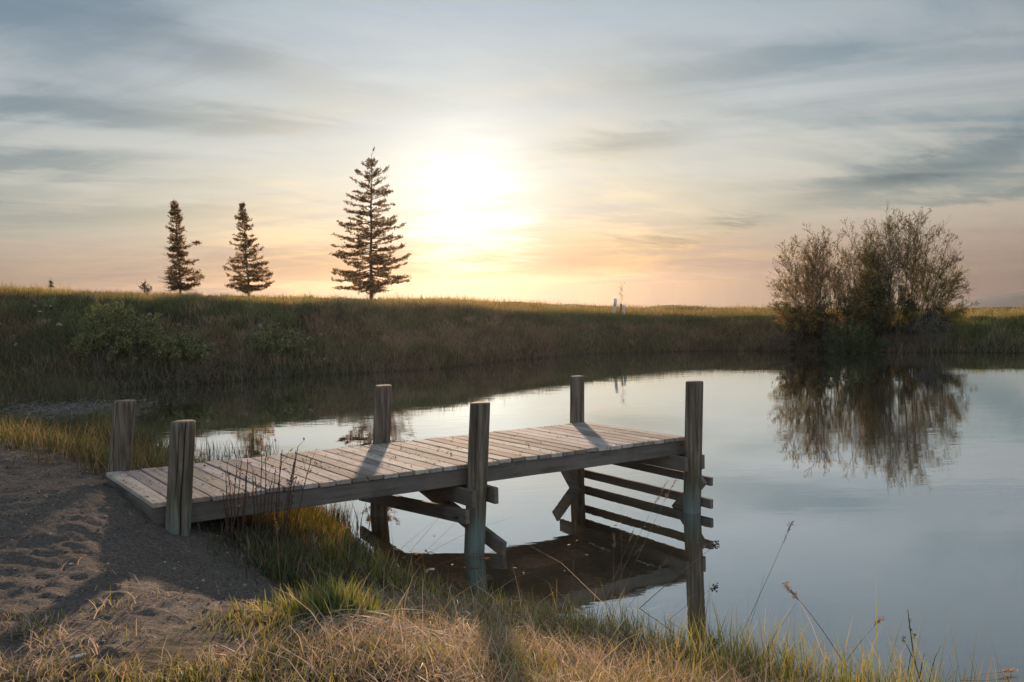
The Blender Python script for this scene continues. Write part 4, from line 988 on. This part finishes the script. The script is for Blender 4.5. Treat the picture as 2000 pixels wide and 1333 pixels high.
# ------------------------------------------------------------------ stones on the bank
def stone(px, py, w, h, label):
    p = hit(px, py); k = p[1]/F_PX; rx, rz = w*k/2, h*k/2
    n, m = 9, 12; V = []
    th = np.linspace(0, np.pi, n); ph = np.arange(m)*2*np.pi/m
    nz = RNG.normal(size=(4, 3))
    for t in th:
        for q in ph:
            d = np.array([math.sin(t)*math.cos(q), math.sin(t)*math.sin(q), math.cos(t)])
            s_ = 1+.16*math.sin(3*d@nz[0]+1)+.12*math.sin(5*d@nz[1])+.07*math.sin(9*d@nz[2])
            s_ = min(s_, 1.08+.1*abs(nz[3, 0])); V.append(d*s_*np.array([rx, rx*.8, rz]))
    i = np.arange(n-1)[:, None]*m; j = np.arange(m)[None]; j2 = (j+1) % m
    Q = np.stack(np.broadcast_arrays(i+j, i+m+j, i+m+j2, i+j2), -1).reshape(-1, 4)
    V = np.array(V)@np.array(Matrix.Rotation(RNG.normal()*.35, 3, 'Y')).T
    c = np.clip(np.array([.36, .32, .30])*(.8+.4*RNG.random())*(1+RNG.normal(size=(len(V), 1))*.1), 0, 1)
    o = mesh('stone', V, Q, M_STONE, None, c, False); o.location = (p[0], p[1]-.06, p[2]+rz*.25+.05)
    tag(o, label, 'stone', 'pale stones on the shaded bank')
for a in [(294, 619, 9, 8, 'angular pale stone on the bank above the right shoulder of the broad leafy shrub'), (509, 643, 11, 9, 'largest pale stone, on the bank just above the smaller shrub'),
          (119, 640, 13, 6, 'flat pale stone on the bare earth left of the broad leafy shrub'), (69, 602, 7, 3.5, 'thin pale stone high on the bank near the left edge, left of a similar pair'),
          (92, 601, 5, 3, 'smaller left stone of a close pair high on the bank'), (101, 602.5, 6, 3.5, 'right stone of a close pair high on the bank'), (350, 638, 8, 4.5, 'pale stone on the bank midway between the two leafy shrubs'),
          (366, 642, 6, 3, 'small flat stone right beside the one midway between the two shrubs'), (628, 659, 8, 5, 'pale stone on the bank right of the smaller shrub'), (656, 645, 7, 4.5, 'upper pale stone right of the smaller shrub, below the tallest spruce'),
          (33, 679, 9, 5.5, 'rounded grey stone low on the bank near the left edge'), (27, 661, 6, 3.5, 'small white stone above the rounded grey one at the left edge'), (635, 706, 7, 4, 'small stone just above the water right of the smaller shrub'),
          (2, 637, 6, 6, 'pale stone cut by the left edge of the picture'), (300, 645, 6, 4, 'stone half hidden behind the top leaves of the broad shrub'), (80, 613, 10, 3, 'long thin stone below the close pair on the bank')]:
    stone(*a)

# ------------------------------------------------------------------ near plants
def lift(px, py, y): return aty(px, py, y)
def stalk_path(b, e, bow, K=9, side=0.0):
    s = np.linspace(0, 1, K)[:, None]; mid = (b+e)/2+np.array([side, 0, bow])
    return (1-s)**2*b+2*s*(1-s)*mid+s*s*e
def grass_clump():
    c = hit(662, 1226); root = thing('grass_clump', c, 'bright green tuft of broad grass with pale dead blades draped at its foot', 'grass clump')
    n = 900; a = RNG.random(n)*6.28; r = np.abs(RNG.normal(size=n))*.5
    x = c[0]+np.cos(a)*r*.40-.04; y = c[1]+np.sin(a)*r*.26+.1
    P = np.column_stack([x, y, height(x, y)])
    lean = np.arctan2(y-c[1], x-c[0])
    V, Q, T, C = grass('', P, .225*np.exp(-.55*r**2)*(.55+.6*RNG.random(n)), .0105, [(.022, .06, .012), (.035, .08, .014), (.05, .09, .02)], [(.17, .21, .03), (.11, .17, .025), (.26, .25, .05)], (.05, 1.0), .3, az=lean, azs=.8, segs=4, hv=.15)
    k_ = RNG.random(n) < .22; C = C.reshape(n, -1, 3); C[k_] = C[k_]*.3+np.array([.34, .25, .14])*.7; C = C.reshape(-1, 3)
    g = Geo(); g.add(V, Q, T, C); g.build('green_blades', M_GRASS, root)
    n = 46; x = c[0]+RNG.normal(size=n)*.07+.03; y = c[1]-.17+RNG.normal(size=n)*.04; P = np.column_stack([x, y, height(x, y)+.05+.05*RNG.random(n)])
    az_ = np.where(RNG.random(n) < .72, -.72, -2.0)+RNG.normal(size=n)*.32
    V, Q, T, C = grass('', P, .34, .014, [(.34, .29, .24), (.26, .21, .17)], [(.42, .36, .31), (.5, .45, .4)], (1.8, 2.1), (1.15, 1.6), az=az_, azs=.05, segs=5, hv=.35)
    g = Geo(); g.add(V, Q, T, C)
    n = 110; x = c[0]+.32+RNG.normal(size=n)*.13; y = c[1]-.10+RNG.normal(size=n)*.06; P = np.column_stack([x, y, height(x, y)+.02+.03*RNG.random(n)])
    V, Q, T, C = grass('', P, .30, .007, [(.28, .23, .18), (.2, .15, .11)], [(.40, .34, .28), (.3, .24, .18)], (1.7, 2.0), (1.2, 1.6), az=-.75, azs=.35, segs=4, hv=.3); g.add(V, Q, T, C)
    g.build('dead_blades', M_DRY, root)
grass_clump()
def weed(label, stalks, y_off, colr=(.075, .045, .032)):
    b0 = np.array([*aty(stalks[0][0][0], 1000, 7.6)[:2], .3]); root = thing('dry_weed', b0, label, 'dry weed', 'dry weeds beside the jetty'); g = Geo(); gl = []
    P, R, TP = [], [], []
    for (bp, tp) in stalks:
        t_ = np.linspace(5, 11, 600); d_ = ray(*bp); d_ = d_/d_[1]; v_ = jetty_uv(d_[0]*t_, d_[1]*t_)[1]; yy = t_[np.argmin(np.abs(v_+.13+.10*RNG.random()))]
        b = np.array([d_[0]*yy, d_[1]*yy, 0]); b[2] = max(height(b[:1], b[1:2])[0], 0); e = aty(tp[0], tp[1], yy)
        p = stalk_path(b-np.array([0, 0, .03]), e, RNG.normal()*.02, 9, RNG.normal()*.03); p[1:-1] += RNG.normal(size=(7, 3))*.004
        P.append(p); R.append(np.linspace(.0062, .0026, 9))
        for _ in range(5):
            i = RNG.integers(3, 9); o = p[i]; d = p[i]-p[i-1]; d /= np.linalg.norm(d)
            d = d+RNG.normal(size=3)*np.array([.55, .4, .2]); l = .03+.06*RNG.random()
            TP.append([o, o+d*l*.5, o+d*l+np.array([0, 0, .01])]); gl.append(o+d*l)
    V, Q, C = tubes(np.array(P), np.array(R), 5, colr); g.add(V, Q, C=colr)
    V, Q, C = tubes(np.array(TP), np.array([[.0018, .0015, .001]]*len(TP)), 4, colr); g.add(V, Q, C=colr)
    g.build('stalks', M_BARK, root)
    pts = np.concatenate([np.array(gl)+RNG.normal(size=(len(gl), 3))*.006 for _ in range(2)])  # seed heads at the twig tips, built from small leaf quads
    V, Q, C = leaves(pts, .010+.008*RNG.random(len(pts)), cols(len(pts), [(.16, .08, .05), (.10, .055, .035)]), 1.6); g = Geo(); g.add(V, Q, C=C); g.build('seed_heads', M_DRY, root)
weed('leftmost dry weed stalks standing against the side of the jetty', [((441, 1012), (436, 962)), ((446, 1013), (441, 925)), ((452, 1010), (443, 912)), ((450, 1012), (462, 905)), ((462, 1010), (482, 930)), ((466, 1008), (472, 900)), ((470, 1008), (484, 897))], 0)
weed('middle dry weed stalks rising above the edge of the jetty', [((496, 1008), (498, 930)), ((498, 1006), (511, 888)), ((508, 1004), (520, 884)), ((510, 1004), (538, 914)), ((500, 1006), (530, 945)), ((503, 1006), (494, 918))], 0)
weed('rightmost and tallest dry weed stalks by the jetty', [((530, 1003), (549, 885)), ((533, 1003), (551, 878)), ((540, 1000), (578, 880)), ((543, 1000), (574, 902)), ((546, 998), (582, 872)), ((548, 1000), (579, 934)), ((556, 998), (606, 905))], 0)

def seed_stalk(bp, tp, bow, side, rad, label, colr, head='plume', hs=1.0, group='seed stalks over the near water', name='grass_stalk', kink=None):
    b = hit(*bp); e = aty(tp[0], tp[1], b[1]+.10); root = thing(name, b, label, 'grass stalk', group)
    p = stalk_path(b-np.array([0, 0, .04]), e, bow, 13, side)
    V, Q, C = tubes(p[None], np.linspace(rad, rad*.45, 13)[None], 5, colr); g = Geo(); g.add(V, Q, C=colr); g.build('stem', M_DRY, root)
    if head == 'plume':
        n = int(26*hs); i = RNG.uniform(.82, 1.0, n); pos = np.array([np.interp(i, np.linspace(0, 1, 13), p[:, k]) for k in range(3)]).T
        ax = p[-1]-p[-3]; ax /= np.linalg.norm(ax)
        e2 = pos+ax*.024*hs+RNG.normal(size=(n, 3))*.007*hs
        V, Q, C = tubes(np.stack([pos, e2], 1), np.array([[.0009, .0007]]*n)*1.2, 3, colr); g = Geo(); g.add(V, Q, C=colr)
        V, Q, C = leaves(e2, .0045*hs+.003*RNG.random(n), cols(n, [np.array(colr)*1.1, np.array(colr)*.8]), 2.4); g.add(V, Q, C=C); g.build('seed_head', M_DRY, root)
    elif head == 'umbel':
        n = 26; d = RNG.normal(size=(n, 3)); d /= np.linalg.norm(d, axis=1, keepdims=True); d += np.array([.5, 0, .15]); e2 = p[-1]+d*.030*(.5+.7*RNG.random((n, 1)))
        V, Q, C = tubes(np.stack([np.repeat(p[-1:], n, 0), e2], 1), np.full((n, 2), .0008), 3, (.05, .035, .03)); g = Geo(); g.add(V, Q, C=(.05, .035, .03))
        for q in e2:
            V, Q, C = tubes(np.array([[q-np.array([0, 0, .005]), q-np.array([0, 0, .003]), q+np.array([0, 0, .003]), q+np.array([0, 0, .005])]]), np.array([[.0005, .005, .005, .0005]]), 6, (.03, .022, .02)); g.add(V, Q, C=(.03, .022, .02))
        g.build('seed_cluster', M_MATTE, root)
TAN = (.36, .24, .15); TAN2 = (.24, .15, .10); DK = (.075, .055, .045)
for a in [((1236, 1190), (1396, 1066), .02, .0, .0032, 'dry stem ending in a dark round seed cluster, the upper of two', TAN2, 'umbel'),
          ((1290, 1216), (1392, 1150), .03, .0, .0015, 'thin dry stem with a loose dark seed cluster, the lower of two', DK, 'umbel'),
          ((1116, 1140), (1124, 1020), .0, .01, .0015, 'short upright tan stalk under the jetty reflection, left of the other stalks', TAN2, 'plume'),
          ((1196, 1178), (1200, 1050), .0, .0, .0016, 'straight tan stalk with a drooping head among the tall stalks', TAN, 'plume'),
          ((1204, 1180), (1318, 940), .03, -.02, .0016, 'longest of the leaning tan stalks crossing the rungs at the jetty end', TAN, 'plume'),
          ((1186, 1176), (1300, 945), .02, -.02, .0015, 'leaning tan stalk just left of the longest one', TAN, 'plume'),
          ((1210, 1184), (1213, 985), .0, .02, .0014, 'upright thin tan stalk reaching up to the lower rung', TAN, None),
          ((1178, 1172), (1236, 1040), .04, .02, .0014, 'arched tan stalk with its tip bent over the dark reflection', TAN, 'plume'),
          ((1160, 1165), (1252, 1070), .03, .0, .0014, 'low leaning tan stalk with a wispy head', TAN2, 'plume'),
          ((1215, 1192), (1298, 1098), .02, .0, .0014, 'short reddish stalk with a feathery head right of the tall stalks', TAN2, 'plume'),
          ((782, 1092), (922, 938), .01, .0, .0014, 'long thin straight stalk crossing the near middle post', TAN2, None),
          ((800, 1100), (930, 985), .01, .0, .0014, 'thin stalk with a pale seed head in front of the near middle post', TAN, 'plume'),
          ((795, 1098), (1010, 1009), .10, .0, .0013, 'long arching hair thin stalk passing right behind the near middle post', TAN2, None),
          ((760, 1088), (846, 1020), .03, .0, .0013, 'thin stalk leaning right, low, between the middle posts', TAN2, None),
          ((735, 1085), (722, 992), .0, .0, .0013, 'thin upright stalk in front of the far middle post', TAN2, None),
          ((830, 1105), (930, 1082), .03, .0, .0014, 'reddish feathery stalk lying across the foot of the near middle post', (.3, .14, .09), 'plume'),
          ((1440, 1245), (1546, 1022), .02, .02, .0018, 'tall dark grass stalk leaning right over open water', DK, 'plume'),
          ((1452, 1247), (1492, 1124), .03, .03, .0012, 'short curved dark stalk at the foot of the tall dark one', DK, None),
          ((1496, 1258), (1556, 1178), .01, .0, .0013, 'thin dark stalk tilting right beneath the tan plume', DK, None),
          ((1660, 1305), (1538, 1148), .06, .01, .0034, 'thick tan reed stalk with a frayed plume leaning left over the water', (.36, .23, .14), 'plume', 1.5),
          ((1640, 1300), (1718, 1212), .03, .0, .0026, 'broken tan reed stalk leaning right beside the plumed one', (.40, .24, .14), 'plume', 1.2),
          ((1830, 1335), (1975, 1312), .05, .0, .0028, 'tan reed blade bent over at the bottom right corner', (.45, .27, .16), 'plume', 1.4),
          ((548, 1150), (540, 1022), .0, .0, .002, 'reddish dry stalk standing left of the bright green tuft', (.3, .17, .11), 'plume'),
          ((618, 1110), (612, 1040), .0, .0, .003, 'pale forked dry stem just left behind the bright green tuft', (.40, .32, .25), None),
          ((678, 1120), (684, 1052), .0, .0, .0042, 'stout tan broken stem standing behind the bright green tuft', (.38, .26, .15), None),
          ((742, 1150), (770, 1092), .0, .0, .006, 'thick tan broken reed slanting right of the bright green tuft', (.42, .28, .17), None)]:
    seed_stalk(*a)
def budding_twig():
    b = hit(1800, 1345); root = thing('budding_twig', b, 'dark budding twig with side shoots rising at the bottom right of the water', 'twig'); g = Geo(); y = b[1]
    segs = [[(1802, 1345), (1786, 1290), (1777, 1225), (1773, 1192)], [(1795, 1318), (1783, 1285), (1772, 1262), (1762, 1245)], [(1797, 1322), (1800, 1300), (1803, 1285), (1806, 1276)], [(1812, 1345), (1818, 1315), (1826, 1285), (1838, 1262)], [(1770, 1340), (1774, 1310), (1778, 1285), (1779, 1275)]]
    P = np.array([[aty(px, py, y+.02*i) for px, py in s_] for i, s_ in enumerate(segs)])
    V, Q, C = tubes(P, np.array([[.005, .004, .003, .0016]]+[[.003, .0025, .002, .001]]*4), 6, (.035, .026, .022)); g.add(V, Q, C=(.035, .026, .022)); g.build('stem', M_BARK, root)
    for px, py in ((1785, 1245), (1775, 1212), (1763, 1250), (1765, 1246), (1784, 1240), (1778, 1228)):
        bu = aty(px, py, y)+RNG.normal(size=(5, 3))*.003
        V, Q, C = leaves(bu, np.full(5, .011), cols(5, [(.2, .2, .05), (.12, .12, .04)]), 1.8); g = Geo(); g.add(V, Q, C=C); g.build('bud', M_LEAF, root)
budding_twig()
def reed_tuft():
    c = hit(655, 1030); root = thing('reed_tuft', c, 'tuft of dark stiff reeds at the water edge under the jetty', 'reeds')
    x = c[0]+RNG.normal(size=150)*.13; y = c[1]+RNG.normal(size=150)*.08; P = np.column_stack([x, y, np.maximum(height(x, y), -.05)])
    V, Q, T, C = grass('', P, .26, .009, [(.03, .025, .012), (.05, .04, .02)], [(.08, .06, .03), (.05, .045, .02)], (.1, .5), .3, segs=4)
    g = Geo(); g.add(V, Q, T, C); g.build('blades', M_GRASS, root)
reed_tuft()
def pond_reeds():
    pts = [hit(RNG.uniform(392, 545), RNG.uniform(872, 905)) for _ in range(130)]; P = np.array(pts); P[:, 2] = -.05
    A = grass('', P, .24, .008, [(.03, .028, .012)], [(.06, .05, .02)], (.1, .6), .15, segs=3)
    stuff('pond_reeds', [A], M_GRASS, 'thin dark reeds growing out of the water behind the jetty', 'reeds')
pond_reeds()
def scrap(px, py, s_, label, name='scrap', colr=(.75, .72, .7), cat='scrap'):
    p = hit(px, py); n = 7; V = []
    for i in range(n):
        for j in range(4):
            a, b = i/(n-1), j/3-.5; wd = s_*.45*math.sin(math.pi*(a*.9+.05))
            V.append((a*s_-s_/2, b*wd, .02+.012*math.sin(a*5+j)+.006*math.sin(j*3)))
    Q = [(i*4+j, i*4+j+1, i*4+j+5, i*4+j+4) for i in range(n-1) for j in range(3)]
    V = np.array(V); V = np.concatenate([V, V-np.array([0, 0, .002])]); m = n*4
    Q = Q+[tuple(m+v for v in q[::-1]) for q in Q]
    ed = [i for i in range(4)]+[4*i+3 for i in range(1, n)]+[4*(n-1)+j for j in (2, 1, 0)]+[4*i for i in range(n-2, 0, -1)]
    Q += [(ed[k], ed[k-1], m+ed[k-1], m+ed[k]) for k in range(len(ed))]
    o = mesh(name, V, np.array(Q), M_MATTE, None, np.array(colr), True); o.location = (p[0], p[1], p[2]+.06); o.rotation_euler = (RNG.normal()*.4, -.35, RNG.random()*6)
    tag(o, label, cat, None)
scrap(775, 1090, .075, 'white crumpled scrap caught in the grass below the far middle post'); scrap(838, 1096, .085, 'flat white scrap floating just left of the near middle post')
scrap(722, 1100, .06, 'pinkish white feathery scrap on the bank left of the crumpled one', 'feather', (.7, .5, .42), 'feather'); scrap(738, 1115, .05, 'small pale feathery scrap, the lowest of the line on the bank', 'feather', (.72, .55, .48), 'feather')
def stub():
    p = hit(152, 1293); V, Q, C = tubes(np.array([[p+np.array([-.031, -.012, .02]), p+np.array([-.030, -.012, .02]), p+np.array([.0, 0, .023]), p+np.array([.030, .012, .026]), p+np.array([.031, .012, .026])]]), np.array([[.001, .007, .0075, .007, .001]]), 10, (.6, .58, .56))
    o = mesh('stub', V-p, Q, M_MATTE, None, np.array((.6, .58, .56))); o.location = tuple(p); tag(o, 'short white stub lying in the dry grass at the bottom left', 'stub')
stub()
def floating_leaf():
    p = atz(946, 1091, .004); o = mesh('leaf', np.array([(-.06, 0, 0), (-.02, .022, .004), (.04, .012, .006), (.065, 0, .002), (.03, -.018, .003), (-.03, -.014, 0)]), np.array([(0, 5, 4, 3), (0, 3, 2, 1)]), M_LEAF, None, np.array((.34, .13, .08)), False)
    o.location = tuple(p); tag(o, 'reddish leaf floating right of the near middle post', 'leaf')
floating_leaf()
def grit():
    g = Geo()
    for _ in range(420):
        u = RNG.uniform(.05, 5.2)*RNG.random()**.35; v = RNG.uniform(.08, W-.08); c = dk(u, v, .003); s_ = .004+.007*RNG.random()**2
        d = np.array([(1, 0, 0), (-.5, .87, 0), (-.5, -.87, 0), (0, 0, .8)])*s_*(1+.4*RNG.normal(size=(4, 1))); g.add(c+d, T=[(0, 1, 3), (1, 2, 3), (2, 0, 3)], C=(.04, .034, .03))
    tag(g.build('grit', M_STONE, smooth_=False), 'dark grit and droppings scattered over the deck boards', 'grit', kind='stuff')
grit()

# ------------------------------------------------------------------ haze
def haze():
    m = bpy.data.materials.new('haze'); m.use_nodes = True; m.node_tree.nodes.clear(); N = NT(m.node_tree); out = N.n('ShaderNodeOutputMaterial')
    v = N.n('ShaderNodeVolumePrincipled'); v.inputs['Color'].default_value = (.86, .78, .70, 1); v.inputs['Density'].default_value = HAZE; v.inputs['Anisotropy'].default_value = .8
    N.L.new(v.outputs[0], out.inputs['Volume'])
    X, Z0, Z1 = 800, -26, 9.2
    V = np.array([(x, y, z) for z in (Z0, Z1) for y in (-X, X) for x in (-X, X)], float)
    Q = np.array([(0, 2, 3, 1), (4, 5, 7, 6), (0, 1, 5, 4), (2, 6, 7, 3), (0, 4, 6, 2), (1, 3, 7, 5)])
    tag(mesh('haze', V, Q, m, smooth_=False), 'thin evening haze over the valley', 'haze', kind='stuff')
HAZE = 0.6e-4
haze()

def flecks():
    g = Geo()
    for _ in range(70):
        p = atz(RNG.uniform(560, 1950), RNG.uniform(700, 830), .003) if RNG.random() < .7 else atz(RNG.uniform(680, 1300), RNG.uniform(1000, 1130), .003)
        if shore_sd(p[:1], p[1:2])[0] > -.1: continue
        r = .012+.03*RNG.random()**2; a = RNG.random()*6.28; d = np.array([(1, 0, 0), (0, .4, .002), (-1, 0, .003), (0, -.4, 0)])*r
        R = np.array([[math.cos(a), -math.sin(a), 0], [math.sin(a), math.cos(a), 0], [0, 0, 1]]); g.add(p+d@R.T, Q=[(0, 1, 2, 3)], C=np.array((.34, .28, .2))*(.5+RNG.random()))
    tag(g.build('leaf_flecks', M_MATTE, smooth_=False), 'tiny leaf flecks floating on the pond', 'flecks', kind='stuff')
flecks()

def pebbles():
    P = scatter(16000, -9, -.8, 3.2, 11.5, lambda x, y: sand_mask(x, y)*(.3+.7*fbm(x*3, y*3, 4)))
    g = Geo(); n = len(P); r = .0035+.010*RNG.random(n)**5
    d = np.array([(1, 0, 0), (0, 1, 0), (-1, 0, 0), (0, -1, 0), (0, 0, .8), (0, 0, -.8)], float)
    V = P[:, None]+d[None]*r[:, None, None]*(1+.3*RNG.normal(size=(n, 6, 1)))+np.array([0, 0, .002])
    T = (np.arange(n)[:, None, None]*6+np.array([(0, 1, 4), (1, 2, 4), (2, 3, 4), (3, 0, 4), (1, 0, 5), (2, 1, 5), (3, 2, 5), (0, 3, 5)])[None]).reshape(-1, 3)
    g.add(V.reshape(-1, 3), T=T, C=np.repeat(cols(n, [(.10, .085, .08), (.22, .18, .155), (.36, .31, .27), (.05, .045, .042)]), 6, 0))
    tag(g.build('pebbles', M_STONE, smooth_=False), 'small pebbles and coarse grains scattered on the sand', 'pebbles', kind='stuff')
pebbles()
